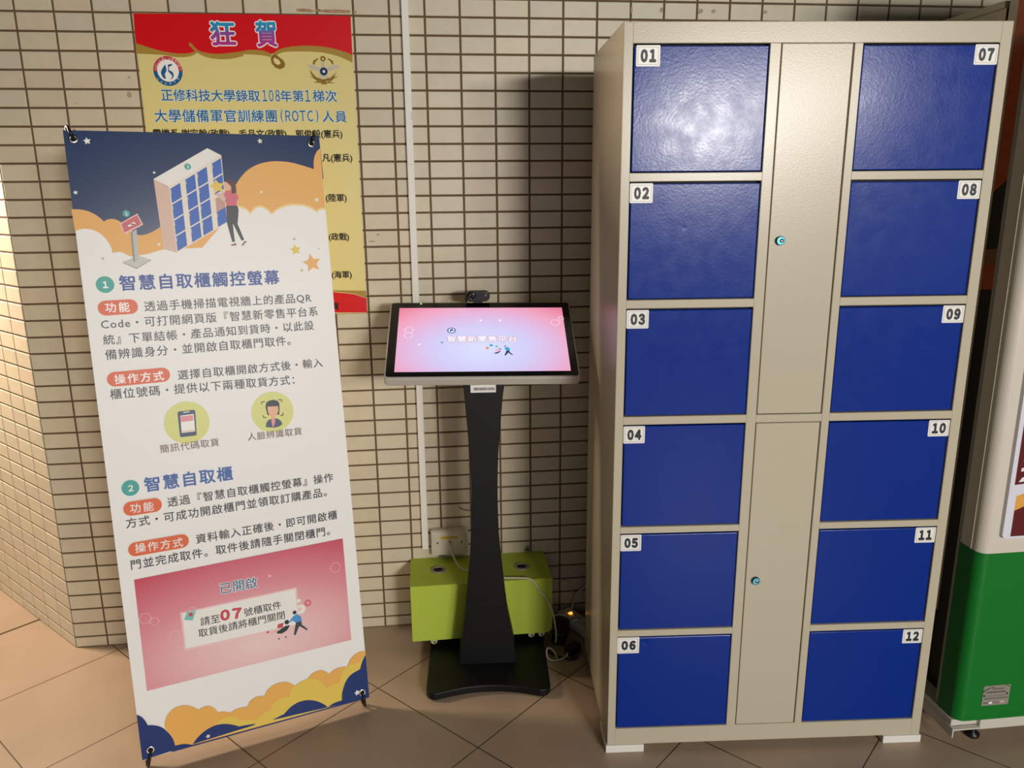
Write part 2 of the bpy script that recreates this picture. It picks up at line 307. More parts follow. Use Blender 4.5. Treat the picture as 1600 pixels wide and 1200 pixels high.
# ------------------------------------------------------------------ printed artwork (local coordinates in mm)
BANNER_ART=[["p","navy",[[[0,1585],[600,1585],[602.2,1472.8],[376.9,1430.9],[310.5,1391.1],[213.2,1360.3],[179.5,1328.7],[118.3,1330.6],[61.8,1353.3],[0,1375.7]]]],["p","orange",[[[-3.1,1401.5],[13.5,1401.2],[31.7,1396.8],[49.3,1386.1],[63.8,1371.1]],[[63.8,1371.1],[69.0,1375.2],[82.7,1377.5],[95.6,1372.6],[104.5,1365.0]],[[120.3,1349.7],[132.8,1338.3],[150.6,1337.8],[171.4,1346.2],[186.4,1355.5]],[[186.4,1355.5],[226.8,1392.5]],[[376.9,1458.9],[390.6,1477.4],[410.6,1496.1],[434.9,1509.1],[463.4,1516.4],[491.7,1517.8],[522.2,1514.5],[552.7,1506.4],[578.7,1498.1]],[[578.7,1498.1],[580.1,1518.6],[584.3,1533.1],[591.6,1545.2],[600.3,1552.5]],[[600.3,1552.5],[599.6,1392.5]],[[599.6,1392.9],[586.3,1393.9],[575.8,1386.7]],[[575.8,1386.7],[562.1,1397.9],[545.6,1404.2],[524.1,1406.9],[499.9,1404.8],[475.3,1395.6],[457.5,1381.6]],[[457.5,1381.6],[449.2,1393.6],[440.5,1399.7],[429.1,1402.7],[417.2,1398.8],[404.2,1383.7]],[[404.2,1383.7],[396.2,1395.6],[383.1,1401.7],[375.3,1404.1]],[[279.4,1301.4],[196.7,1300.0]],[[196.7,1300.0],[188.6,1300.3],[165.9,1294.6],[147.4,1289.9],[111.4,1286.0]],[[111.4,1286.0],[100.5,1292.8],[91.2,1297.4],[81.6,1297.4],[73.6,1295.5]],[[73.6,1295.5],[71.5,1310.9],[63.8,1328.0],[52.1,1343.1],[37.9,1351.9],[23.3,1355.4],[12.0,1354.6],[-0.6,1350.4]]]],["p","yellowpale",[[[599.9,1396.1],[586.5,1396.3],[576.1,1389.7]],[[575.6,1384.3],[586.0,1391.0],[599.4,1390.8]]]],["p","yellowpale",[[[576.1,1389.7],[562.3,1399.8],[545.8,1406.1],[524.3,1408.8],[500.1,1406.7],[475.5,1398.0],[457.8,1385.1]],[[457.3,1379.9],[475.0,1392.7],[499.6,1401.4],[523.8,1403.5],[545.3,1400.8],[561.8,1394.5],[575.6,1384.3]]]],["p","yellowpale",[[[457.8,1385.1],[449.5,1396.0],[440.7,1402.0],[429.4,1405.0],[417.4,1401.2],[404.5,1387.2]],[[404.0,1382.1],[416.9,1396.0],[428.9,1399.8],[440.2,1396.8],[449.0,1390.8],[457.3,1379.9]]]],["p","yellowpale",[[[404.5,1387.2],[396.4,1398.0],[383.3,1404.0],[375.6,1406.5]],[[375.1,1401.3],[382.8,1398.9],[395.9,1392.8],[404.0,1382.1]]]],["p","offwhite",[[[183.8,1472.4],[217.5,1454.0]],[[347.7,1531.4],[316.3,1548.5]]]],["p","pinkbeige",[[[183.8,1472.4],[217.5,1454.0]],[[218.6,1291.1],[188.7,1300.7]]]],["p","cream",[[[217.1,1454.0]],[[348.1,1531.4]],[[346.4,1362.7]],[[218.6,1291.1]]]],["p","royal",[[[219.4,1448.5],[243.6,1462.9],[243.7,1427.3],[219.6,1413.1]]]],["p","cream",[[[216.9,1442.2],[222.0,1445.2],[222.0,1443.3],[217.0,1440.3]]]],["p","cream",[[[217.0,1437.4],[222.0,1440.4],[222.0,1438.5],[217.0,1435.5]]]],["p","royal",[[[219.7,1409.4],[243.7,1423.6],[243.8,1387.8],[219.9,1373.9]]]],["p","cream",[[[217.2,1403.2],[222.2,1406.1],[222.2,1404.2],[217.2,1401.3]]]],["p","cream",[[[217.2,1398.4],[222.2,1401.3],[222.2,1399.4],[217.2,1396.5]]]],["p","royal",[[[219.9,1370.2],[243.8,1384.1],[244.0,1348.1],[220.1,1334.5]]]],["p","cream",[[[217.4,1364.0],[222.4,1366.9],[222.4,1364.9],[217.4,1362.0]]]],["p","cream",[[[217.4,1359.2],[222.5,1362.0],[222.5,1360.1],[217.4,1357.2]]]],["p","royal",[[[220.1,1330.8],[244.0,1344.4],[244.1,1308.3],[220.3,1295.0]]]],["p","cream",[[[217.6,1324.6],[222.6,1327.4],[222.7,1325.5],[217.7,1322.6]]]],["p","cream",[[[217.7,1319.7],[222.7,1322.6],[222.7,1320.6],[217.7,1317.8]]]],["p","royal",[[[256.4,1470.5],[280.2,1484.7],[280.2,1448.7],[256.4,1434.7]]]],["p","cream",[[[253.8,1464.1],[258.9,1467.2],[258.9,1465.3],[253.8,1462.2]]]],["p","cream",[[[253.8,1459.3],[258.9,1462.4],[258.9,1460.4],[253.8,1457.4]]]],["p","royal",[[[256.4,1431.0],[280.2,1445.0],[280.2,1408.8],[256.5,1395.1]]]],["p","cream",[[[253.9,1424.7],[259.0,1427.7],[259.0,1425.8],[253.9,1422.8]]]],["p","cream",[[[253.9,1419.9],[259.0,1422.8],[259.0,1420.9],[253.9,1417.9]]]],["p","royal",[[[256.5,1391.4],[280.2,1405.1],[280.2,1368.7],[256.6,1355.3]]]],["p","cream",[[[254.0,1385.1],[259.1,1388.0],[259.1,1386.1],[254.0,1383.1]]]],["p","cream",[[[254.0,1380.2],[259.1,1383.1],[259.1,1381.2],[254.0,1378.3]]]],["p","royal",[[[256.6,1351.6],[280.2,1365.0],[280.2,1328.5],[256.7,1315.3]]]],["p","cream",[[[254.1,1345.3],[259.2,1348.1],[259.2,1346.2],[254.1,1343.3]]]],["p","cream",[[[254.1,1340.4],[259.2,1343.2],[259.2,1341.3],[254.1,1338.4]]]],["p","royal",[[[285.3,1487.8],[310.0,1502.5],[309.9,1466.2],[285.3,1451.7]]]],["p","cream",[[[282.7,1481.4],[287.9,1484.5],[287.9,1482.5],[282.7,1479.4]]]],["p","cream",[[[282.7,1476.5],[287.9,1479.6],[287.9,1477.6],[282.7,1474.6]]]],["p","royal",[[[285.3,1448.0],[309.9,1462.4],[309.8,1426.0],[285.3,1411.8]]]],["p","cream",[[[282.7,1441.6],[287.9,1444.6],[287.9,1442.7],[282.7,1439.6]]]],["p","cream",[[[282.7,1436.7],[287.9,1439.7],[287.9,1437.8],[282.7,1434.8]]]],["p","royal",[[[285.3,1408.0],[309.8,1422.2],[309.7,1385.5],[285.3,1371.6]]]],["p","cream",[[[282.7,1401.6],[287.9,1404.6],[287.9,1402.6],[282.7,1399.7]]]],["p","cream",[[[282.7,1396.7],[287.9,1399.7],[287.9,1397.7],[282.7,1394.8]]]],["p","royal",[[[285.3,1367.9],[309.7,1381.7],[309.6,1344.9],[285.3,1331.3]]]],["p","cream",[[[282.7,1361.5],[287.8,1364.4],[287.8,1362.4],[282.7,1359.5]]]],["p","cream",[[[282.7,1356.6],[287.8,1359.5],[287.8,1357.5],[282.7,1354.6]]]],["p","royal",[[[323.1,1510.3],[346.1,1524.1],[345.9,1487.4],[323.0,1473.9]]]],["p","cream",[[[320.5,1503.8],[325.7,1507.0],[325.7,1505.0],[320.5,1501.9]]]],["p","cream",[[[320.5,1498.9],[325.7,1502.0],[325.7,1500.1],[320.4,1497.0]]]],["p","royal",[[[322.9,1470.1],[345.9,1483.6],[345.7,1446.7],[322.8,1433.5]]]],["p","cream",[[[320.3,1463.6],[325.5,1466.7],[325.5,1464.7],[320.3,1461.7]]]],["p","cream",[[[320.3,1458.7],[325.5,1461.7],[325.5,1459.8],[320.3,1456.7]]]],["p","pinkdark",[[[322.8,1423.1],[345.6,1436.2],[345.4,1401.2],[322.6,1388.3]]]],["p","royal",[[[322.6,1389.1],[345.4,1402.0],[345.2,1364.8],[322.5,1352.1]]]],["p","cream",[[[320.0,1382.6],[325.2,1385.6],[325.2,1383.6],[320.0,1380.6]]]],["p","cream",[[[320.0,1377.7],[325.2,1380.6],[325.2,1378.6],[320.0,1375.7]]]],["p","pinkbeige",[[[322.9,1433.7],[346.3,1440.5],[346.9,1412.6]]]],["e","teal",[265.4,1502.6],7.8],["t","２","white",[265.4,1502.6],[266.4,1502.6],1,0.03,None,7.5],["p","greylight",[[[93.5,1273.5],[129.3,1287.4],[157.3,1276.6],[122.5,1257.6]]]],["p","greymid",[[[93.5,1273.5],[122.5,1257.6],[157.3,1276.6],[157.1,1274.4],[122.2,1254.8],[93.3,1271.3]]]],["p","greyc",[[[122.8,1345.4],[132.6,1351.1],[129.4,1278.8],[119.4,1272.8]]]],["p","greydark",[[[118.7,1343.8],[122.8,1345.4],[120.9,1273.1],[116.8,1272.5]]]],["p","pinklight",[[[96.8,1365.8],[138.4,1389.3],[148.8,1362.2],[106.0,1339.9]]]],["p","redpink",[[[100.2,1365.1],[137.4,1385.5],[144.6,1363.6],[105.3,1344.2]]]],["p","offwhite",[[[113.7,1360.5],[128.4,1369.7],[132.7,1364.3],[127.6,1362.3],[116.3,1357.3]]]],["p","dark",[[[117.5,1363.4],[126.9,1365.5],[130.5,1362.2],[124.6,1362.4]]]],["e","teal",[113.9,1389.5],8.2],["t","１","white",[113.9,1389.5],[114.9,1389.5],1,0.03,None,7.5],["p","hair",[[[353.6,1468.2],[362.9,1472.3],[371.5,1468.2],[375.8,1454.2],[375.2,1436.8],[363.7,1435.2],[363.8,1454.3]]]],["p","peach",[[[347.7,1465.9],[355.3,1463.6],[363.4,1454.3],[362.7,1442.7],[346.7,1444.6]]]],["p","navyd",[[[347.0,1420.8],[352.5,1424.2],[349.5,1405.6]]]],["p","peach",[[[375.0,1424.0],[379.6,1423.9],[373.9,1400.6],[370.3,1410.0]]]],["p","shirt",[[[348.6,1441.6],[362.4,1444.5],[363.7,1435.2],[375.1,1435.6],[379.8,1426.3],[374.1,1414.6],[372.0,1404.9],[348.4,1405.2],[349.1,1424.2],[343.1,1431.2]]]],["p","pants",[[[347.0,1404.9],[373.9,1405.2],[376.7,1394.5],[370.4,1358.8],[382.7,1318.1],[375.9,1316.0],[360.5,1356.8],[358.5,1359.1],[359.3,1313.2],[352.9,1313.4],[344.8,1361.6]]]],["p","shoe",[[[346.2,1305.3],[361.2,1310.4],[363.0,1304.1],[360.5,1303.5],[360.8,1305.7],[355.1,1303.7]]]],["p","shoe",[[[374.3,1303.7],[384.6,1315.8],[389.0,1311.1],[387.4,1310.0],[386.0,1311.6],[377.9,1302.9]]]],["s","staryel",[330.9,1453.2],19.6,10],["s","white",[48.1,1560.7],9.0,8],["s","white",[10.4,1440.6],5.6,8],["s","cream",[446.4,1568.3],7.4,8],["s","staryel",[511.0,1287.4],15.2,8],["s","orange",[550.7,1250.8],25.3,8],["s","white",[578.6,1417.6],5.9,8],["e","cream",[186.8,1487.7],2.8],["e","cream",[437.3,1439.2],3.3],["e","cream",[178.9,1313.0],3.6],["e","tan",[509.8,1315.9],3.4],["e","tan",[522.1,1232.7],3.5],["e","tan",[51.2,1283.5],3.1],["e","tan",[571.7,1288.0],2.2],["e","teal",[49.0,1220.6],20.1],["t","１","white",[49.0,1220.2],[50.0,1220.2],1,0.035,None,15],["t","智慧自取櫃觸控螢幕","blueh",[81.0,1222.1],[461.0,1217.8],1.16,0.022,None,None],["r","pill",[26.9,1165.4],[115.3,1162.5],36],["t","功能","white",[43.1,1165.0],[96.4,1163.8],1.3,0.012,None,None],["t","透過手機掃描電視牆上的產品QR","body",[129.7,1161.6],[540.2,1158.3],1.12,0,None,None],["t","Code・可打開網頁版『智慧新零售平台系","body",[29.3,1125.5],[554.0,1121.3],1.12,0,None,None],["t","統』下單結帳・產品通知到貨時・以此設","body",[29.9,1087.2],[539.8,1084.5],1.12,0,None,None],["t","備辨識身分・並開啟自取櫃門取件。","body",[30.4,1050.2],[474.8,1048.6],1.12,0,None,None],["r","pill",[27.7,988.1],[170.2,989.7],36],["t","操作方式","white",[44.1,988.3],[155.3,986.8],1.25,0.012,None,None],["t","選擇自取櫃開啟方式後・輸入","body",[188.1,984.2],[554.2,981.7],1.12,0,None,None],["t","櫃位號碼・提供以下兩種取貨方式：","body",[30.2,952.8],[474.9,942.6],1.12,0,None,None],["e","lime",[197.2,860.8],54.4],["e","lime",[410.5,862.0],54.6],["p","slate",[[[180.5,891.9],[217.1,892.0],[219.7,889.2],[217.1,827.8],[214.5,825.0],[179.5,825.3],[176.9,827.6],[177.4,889.1]]]],["p","offwhite",[[[183.0,880.7],[215.1,881.4],[214.2,836.0],[181.8,836.0]]]],["p","rosep",[[[183.4,878.8],[213.4,878.7],[212.5,864.5],[183.2,863.8]]]],["p","orangep",[[[182.5,840.3],[214.0,839.8],[214.1,837.9],[182.3,838.1]]]],["p","offwhite",[[[191.0,889.0],[205.9,889.4],[206.0,887.2],[191.1,886.8]]]],["p","hairb",[[[393.3,877.1],[395.9,888.1],[402.6,893.1],[413.7,894.8],[424.3,891.9],[429.9,885.1],[429.4,872.7],[426.9,852.8],[419.1,853.8],[410.2,875.0],[399.4,853.6],[396.1,857.3]]]],["p","skin",[[[398.1,878.1],[426.0,876.4],[425.4,863.4],[420.7,853.6],[414.0,849.2],[413.9,842.0],[405.5,842.4],[406.2,849.5],[400.6,856.1],[398.4,865.1]]]],["p","slate",[[[389.1,824.0],[391.4,835.1],[397.7,842.5],[405.7,844.7],[408.7,832.9],[414.2,844.6],[422.7,842.5],[429.9,835.1],[432.8,826.5],[423.8,821.1],[409.6,819.7]]]],["p","rosep",[[[405.1,844.8],[414.8,844.5],[414.5,835.4],[408.8,821.1],[406.6,821.4],[405.1,835.0]]]],["p","brown",[[[386.2,886.2],[386.1,892.3],[383.7,892.3],[383.7,886.2]]]],["p","brown",[[[385.0,891.0],[393.3,891.3],[393.2,893.9],[384.9,893.6]]]],["p","brown",[[[428.2,891.8],[436.3,891.5],[436.4,894.1],[428.2,894.4]]]],["p","brown",[[[435.1,892.7],[435.3,885.5],[437.8,885.6],[437.6,892.8]]]],["p","brown",[[[384.0,857.0],[384.2,849.8],[386.7,849.9],[386.4,857.0]]]],["p","brown",[[[385.5,848.6],[393.0,848.9],[392.8,851.5],[385.4,851.1]]]],["p","brown",[[[429.2,848.6],[436.8,849.0],[436.6,851.6],[429.0,851.2]]]],["p","brown",[[[437.9,850.3],[437.7,857.2],[435.1,857.1],[435.4,850.2]]]],["t","簡訊代碼取貨","capt",[127.2,801.2],[268.3,800.8],1.1,0.006,None,None],["t","人臉辨識取貨","capt",[341.0,803.6],[481.5,801.3],1.1,0.006,None,None],["e","teal",[49.7,713.5],20.1],["t","２","white",[49.9,713.0],[50.9,713.0],1,0.035,None,15],["t","智慧自取櫃","blueh2",[82.3,715.6],[292.8,714.1],1.16,0.022,None,None],["r","pill2",[27.9,662.9],[116.4,659.1],36],["t","功能","white",[43.4,661.1],[97.0,659.1],1.3,0.012,None,None],["t","透過『智慧自取櫃觸控螢幕』操作","body",[130.2,662.3],[554.2,661.3],1.12,0,None,None],["t","方式・可成功開啟櫃門並領取訂購產品。","body",[30.0,624.8],[532.8,622.8],1.12,0,None,None],["r","pill2",[27.5,557.7],[169.6,553.8],36],["t","操作方式","white",[43.4,557.9],[155.0,553.2],1.25,0.012,None,None],["t","資料輸入正確後・即可開啟櫃","body",[187.0,553.7],[555.4,554.2],1.12,0,None,None],["t","門並完成取件。取件後請隨手關閉櫃門。","body",[29.4,516.8],[531.7,512.1],1.12,0,None,None],["p","pinkpanel",[[[32.3,477.8],[565.3,483.0],[563.5,184.7],[30.4,180.7]]]],["h","pinkline",[110.1,307.9],15.2],["h","pinkline",[46.9,372.0],14.8],["h","pinkline",[537.9,404.7],15.2],["h","pinkline",[67.5,359.3],10.6],["h","pinkline",[121.5,267.6],13.7],["e","pinkline",[359.8,417.7],3.7],["t","已開啟","slateblue",[232.0,409.5],[326.5,408.7],1.02,0.012,"white",None],["p","pinkpale",[[[129.2,368.0],[427.3,371.0],[426.9,261.8],[129.9,263.4]]]],["p","offwhite",[[[134.4,364.0],[423.0,367.0],[421.5,266.9],[132.9,269.4]]]],["t","請至","bodyd",[175.1,332.2],[223.0,331.1],1.02,0.008,None,None],["t","０７","redt",[226.5,337.0],[276.6,333.2],0.56,0.06,None,27],["t","號櫃取件","bodyd",[284.6,331.3],[381.7,331.9],1.02,0.008,None,None],["t","取貨後請將櫃門關閉","bodyd",[167.3,301.6],[388.5,301.4],1.02,0.008,None,None],["p","tealp",[[[136.8,346.6],[145.9,367.2],[168.0,366.7],[157.2,340.5]]]],["e","redt",[154.0,357.4],5.2],["h","pinkline",[158.4,369.0],7.5],["e","redp",[453.2,319.9],9.7],["e","pinkpanel",[453.2,319.9],3.9],["e","offwhite",[432.3,306.9],13.1],["e","pinkpale",[430.0,307.4],6.1],["e","offwhite",[429.5,331.6],5.4],["p","shirtb",[[[399.2,279.4],[410.1,291.3],[420.3,296.0],[431.1,286.3],[432.5,271.3],[416.1,272.0],[407.0,279.6],[398.8,275.3]]]],["e","dark",[415.3,301.3],5.4],["p","pants",[[[416.1,272.8],[431.8,272.3],[431.0,263.4],[445.9,245.9],[444.1,242.5],[424.0,260.0],[412.0,236.7],[407.1,238.7]]]],["p","redt",[[[368.2,278.6],[383.7,279.8],[380.5,266.5],[365.2,267.7]]]],["p","dark",[[[363.6,258.2],[386.6,269.2],[400.1,268.8],[391.2,256.4],[377.8,250.1],[363.8,252.8]]]],["e","dark",[392.2,279.0],6.4],["p","peach",[[[345.5,261.5],[366.6,262.4],[366.4,260.0],[345.2,258.2]]]],["e","dark",[367.0,237.5],2.2],["e","dark",[385.6,237.8],2.2],["e","redt",[339.9,262.8],3.3],["p","orange2",[[[80.1,15.0],[68.3,54.1],[61.0,73.3],[64.9,91.8],[73.7,106.0],[89.6,116.8],[109.4,118.1],[123.8,113.3],[135.5,105.6],[145.8,95.5]],[[145.8,95.5],[157.5,99.2],[172.6,98.3],[184.4,89.1],[194.4,73.2]],[[194.4,73.2],[205.9,72.7],[223.2,64.2]],[[223.2,64.2],[239.4,70.1],[257.7,70.0],[267.6,68.6]],[[274.7,81.5],[289.7,88.9],[304.0,88.8],[313.2,85.3]],[[313.2,85.3],[324.4,101.4],[342.3,110.9],[366.7,112.0],[383.3,105.3],[397.0,93.0]],[[397.0,93.0],[412.5,99.3],[432.9,103.1]],[[432.9,103.1],[449.2,116.1],[472.2,117.9],[486.6,108.6],[492.3,100.3]],[[492.3,100.3],[507.3,109.8],[525.7,112.5],[544.9,109.2]],[[544.9,109.2],[555.8,128.2],[572.6,140.2],[591.4,143.5],[600.0,139.9]],[[600.0,0.0]],[[122.6,4.5]]]],["p","yellowc",[[[187.5,43.5],[201.4,53.8],[219.6,54.2],[234.7,49.7],[246.6,37.4],[264.4,30.6]],[[283.4,25.1],[306.1,36.8],[325.4,41.7]],[[325.4,41.7],[334.7,57.5],[355.0,66.3],[379.5,65.4]],[[379.5,65.4],[389.0,87.2],[412.5,99.3],[432.8,102.3],[454.9,95.7],[471.3,80.4],[479.8,61.7]],[[479.8,61.7],[495.6,65.5],[517.7,67.5]],[[517.7,67.5],[529.0,91.7],[540.9,107.6],[557.2,114.2],[580.9,113.9],[600.0,135.0]],[[600.0,0.0]],[[181.3,7.8]]]],["p","navy2",[[[0.0,124.5],[9.8,116.6],[17.9,103.1],[22.3,89.2]],[[22.3,89.2],[39.7,83.1],[55.5,72.1],[68.3,54.1],[77.2,34.4],[80.1,15.0]],[[80.1,15.0],[96.1,14.3],[107.0,11.4],[120.1,5.0]],[[0.0,0.0]]]],["p","navy2",[[[121.4,5.8],[139.6,23.6],[161.1,35.7],[184.7,40.9],[207.5,37.5],[227.4,28.6],[241.0,20.1]],[[241.0,20.1],[263.2,17.8],[285.0,15.0]],[[277.3,11.7]]]],["p","navy2",[[[70,0.0],[590,0.0],[590,4.2],[70,4.2]]]],["p","navy2",[[[326.7,12.1],[343.0,16.6],[360.5,20.7]],[[360.5,20.7],[379.2,35.3],[402.3,43.3],[427.2,42.1],[451.5,31.8],[470.6,16.8],[479.8,5.4]],[[479.8,5.4],[498.6,12.8],[520.8,14.1]],[[520.8,14.1],[524.2,38.3],[537.3,67.5],[554.4,83.4],[580.3,92.1]],[[580.3,92.1],[588.8,114.0],[600.0,130.9]],[[600.0,0.0]]]],["s","cream",[161.7,16.2],6.4,8],["s","white",[566.4,24.5],9.3,8]]
POSTER_ART=[["p","red",[[[5.5,849.7],[334.5,851.7]],[[596.2,851.0]],[[595.4,746.5],[580.9,753.2],[547.6,762.5],[514.2,768.6],[469.6,770.8],[424.8,767.8],[390.9,760.0],[374.5,749.3]],[[367.8,747.7],[350.7,755.4],[324.4,758.4],[291.3,757.0]],[[304.5,757.1],[259.9,750.0],[215.8,746.4],[179.2,751.4],[162.6,759.0]],[[162.1,754.1],[150.8,749.8],[137.6,747.6],[111.5,747.0],[75.4,751.9],[33.7,763.0],[2.8,773.1]]]],["p","gold",[[[2.8,773.1],[33.7,763.0],[75.4,751.9],[111.5,747.0],[137.6,747.6],[150.8,749.8],[164.9,755.8]],[[168.3,750.6],[156.8,744.2],[141.0,738.8],[110.5,737.1],[74.4,742.5],[42.3,744.3],[0.2,745.6]]]],["p","gold",[[[145.9,775.6],[153.2,772.5],[162.8,760.4],[179.3,751.8],[215.9,746.8],[260.0,750.4],[304.5,757.1]],[[291.3,757.0],[324.4,758.4],[350.7,755.4],[368.9,747.7]],[[367.0,738.6],[351.9,742.7],[323.4,745.6],[290.4,746.4]],[[292.2,742.2],[258.5,734.5],[225.4,732.8],[193.1,737.1],[172.1,745.4],[156.0,757.9],[145.3,769.3]]]],["p","gold",[[[374.5,749.3],[390.9,760.0],[424.8,767.8],[469.6,770.8],[514.2,768.6],[547.6,762.5],[580.9,753.2],[595.4,746.5]],[[594.3,726.4],[557.6,742.3],[524.3,750.6],[490.9,754.5],[446.2,755.2],[401.5,752.7],[378.4,741.9]]]],["p","goldd",[[[372.2,747.1],[365.8,736.4],[367.0,723.6],[376.0,711.9],[389.0,707.3],[401.7,712.1],[405.3,721.8],[399.9,732.4],[389.3,739.8],[382.1,746.1]]]],["p","cream2",[[[375.9,738.6],[372.7,731.2],[376.9,722.6],[385.5,718.4],[392.5,722.8],[388.8,732.3]]]],["t","狂","grad",[206.9,800.2],[272.2,800.9],1,0.03,"white",60],["t","賀","grad",[331.3,800.6],[386.4,801.2],1,0.03,"white",66],["e","bluel",[81.2,700.4],39.5],["d","redl",[81.2,700.4],39.5],["e","offwhite",[81.3,701.4],29.3],["p","bluel",[[[75.6,718.3],[77.5,702.5],[72.0,691.9],[73.6,680.2],[65.7,683.3],[61.6,696.0],[66.1,706.6]],[[75.6,718.3]]]],["p","bluel",[[[82.4,717.3],[95.7,719.9],[91.8,714.2],[85.1,712.0],[84.1,703.6],[93.3,698.3],[96.1,689.9],[92.6,681.4],[82.3,677.1],[90.6,683.5],[90.2,689.8],[81.5,699.3]]]],["t","正","lightb",[49.1,679.6],[54.7,679.6],1,0,None,None],["t","修","lightb",[57.5,671.5],[63.2,671.5],1,0,None,None],["t","科","lightb",[68.8,667.3],[74.4,667.3],1,0,None,None],["t","技","lightb",[81.3,667.4],[87.0,667.5],1,0,None,None],["t","大","lightb",[93.5,672.0],[99.1,672.0],1,0,None,None],["t","學","lightb",[103.6,680.3],[109.3,680.4],1,0,None,None],["t","C","pinkpale",[45.9,704.8],[49.8,704.8],1,0,None,None,82],["t","H","pinkpale",[47.5,709.7],[51.4,709.7],1,0,None,None,73],["t","E","pinkpale",[49.9,714.4],[53.8,714.4],1,0,None,None,65],["t","N","pinkpale",[52.9,718.8],[56.8,718.8],1,0,None,None,56],["t","G","pinkpale",[56.5,722.7],[60.4,722.8],1,0,None,None,47],["t","S","pinkpale",[60.7,726.2],[64.6,726.2],1,0,None,None,39],["t","H","pinkpale",[65.2,729.1],[69.1,729.1],1,0,None,None,30],["t","I","pinkpale",[70.9,731.3],[73.1,731.3],1,0,None,None,22],["t","U","pinkpale",[75.1,732.8],[79.0,732.8],1,0,None,None,13],["t","U","pinkpale",[85.4,733.6],[89.3,733.7],1,0,None,None,-4],["t","N","pinkpale",[90.5,732.9],[94.3,733.0],1,0,None,None,-13],["t","I","pinkpale",[96.1,731.5],[98.2,731.5],1,0,None,None,-22],["t","V","pinkpale",[99.6,729.3],[103.5,729.4],1,0,None,None,-30],["t","E","pinkpale",[103.5,726.5],[107.4,726.6],1,0,None,None,-39],["t","R","pinkpale",[106.9,723.1],[110.8,723.2],1,0,None,None,-47],["t","S","pinkpale",[109.7,719.2],[113.6,719.2],1,0,None,None,-56],["t","I","pinkpale",[112.7,714.9],[114.8,714.9],1,0,None,None,-65],["t","T","pinkpale",[113.1,710.2],[117.0,710.2],1,0,None,None,-73],["t","Y","pinkpale",[113.7,705.3],[117.6,705.3],1,0,None,None,-82],["p","silver",[[[464.9,719.0],[481.7,719.1],[495.0,716.0],[506.9,707.5],[500.9,702.0],[483.1,706.2],[472.2,711.5]]]],["p","silver",[[[561.2,718.6],[544.9,719.6],[528.9,716.2],[517.0,707.5],[522.3,702.2],[541.9,706.6],[553.5,712.1]]]],["p","goldd",[[[481.9,721.3],[484.8,731.0],[496.5,737.5],[499.0,735.4],[490.2,727.8],[486.8,720.2]]]],["p","goldd",[[[540.5,721.7],[538.9,731.4],[526.9,737.7],[524.5,735.6],[533.1,729.2],[536.0,721.7]]]],["e","goldd",[511.7,736.5],7.4],["e","cream2",[511.7,735.9],2.7],["p","silver",[[[508.3,729.0],[515.0,729.0],[515.5,711.8],[506.0,711.8]]]],["p","goldd",[[[473.1,707.2],[475.5,694.3],[485.9,681.4],[505.8,673.9],[526.4,677.2],[540.7,688.2],[549.9,707.7],[543.5,696.9],[529.2,684.9],[508.5,680.4],[490.8,685.7],[480.2,696.5]]]],["p","goldd",[[[483.2,673.8],[508.1,675.0],[539.7,671.9],[539.6,670.4],[507.9,671.1],[483.0,671.6]]]],["p","goldd",[[[470.7,689.5],[486.2,685.7],[499.1,674.9],[519.1,668.5],[517.8,666.3],[496.6,671.7],[483.8,682.4]]]],["p","goldd",[[[553.3,689.3],[538.4,687.1],[526.3,676.2],[503.2,668.4],[504.2,666.3],[527.3,672.9],[540.4,683.8]]]],["p","silver",[[[496.7,690.1],[509.4,694.5],[522.8,692.4],[529.4,688.1],[520.0,682.6],[508.8,685.8],[499.7,684.7]]]],["e","navy",[511.7,702.1],10.9],["e","lightb",[512.2,702.1],4.0],["t","正修科技大學錄取","bluep",[56.1,636.8],[327.4,634.7],1.0,0.012,"lightb",None],["t","１０８","bluep",[335.3,635.6],[383.5,635.7],0.6,0.012,"lightb",31],["t","年第","bluep",[385.7,634.9],[450.0,635.1],1.03,0.012,"lightb",None],["t","１","bluep",[455.7,635.5],[468.1,635.6],1,0.012,"lightb",31],["t","梯次","bluep",[476.5,635.2],[544.3,634.9],1.06,0.012,"lightb",None],["t","大學儲備軍官訓練團","bluep",[32.1,580.7],[370.1,580.2],1.08,0.012,"lightb",None],["t","(","bluep",[381.7,580.2],[387.8,580.2],1,0.012,"lightb",36],["t","ＲＯＴＣ","bluep",[395.1,580.2],[473.5,580.3],0.62,0.012,"lightb",30],["t",")","bluep",[482.1,580.3],[488.3,580.3],1,0.012,"lightb",36],["t","人員","bluep",[500.6,578.8],[568.5,578.5],1.15,0.012,"lightb",None],["t","電機系 謝宗翰(政戰)、毛品文(政戰)、郭俊毅(憲兵)","black",[22.8,531.9],[553.8,528.7],1.0,0.02,None,None],["t","凡(憲兵)","black",[492.0,461.7],[578.7,461.3],1.0,0.02,None,None],["t","(陸軍)","black",[495.0,347.2],[555.5,346.5],1.0,0.02,None,None],["t","(政戰)","black",[496.5,232.6],[555.9,231.6],1.0,0.02,None,None],["t","(海軍)","black",[498.2,118.4],[557.5,118.1],1.0,0.02,None,None],["p","gold",[[[488.1,73.0],[598.6,68.6],[598.4,46.4],[559.7,61.2],[488.0,70.2]]]],["p","red",[[[487.9,68.4],[559.6,59.3],[598.3,45.5],[598.3,1.7],[479.2,4.0]]]],["t","賀","black",[489.5,23.2],[513.1,23.5],1,0.03,None,None]]
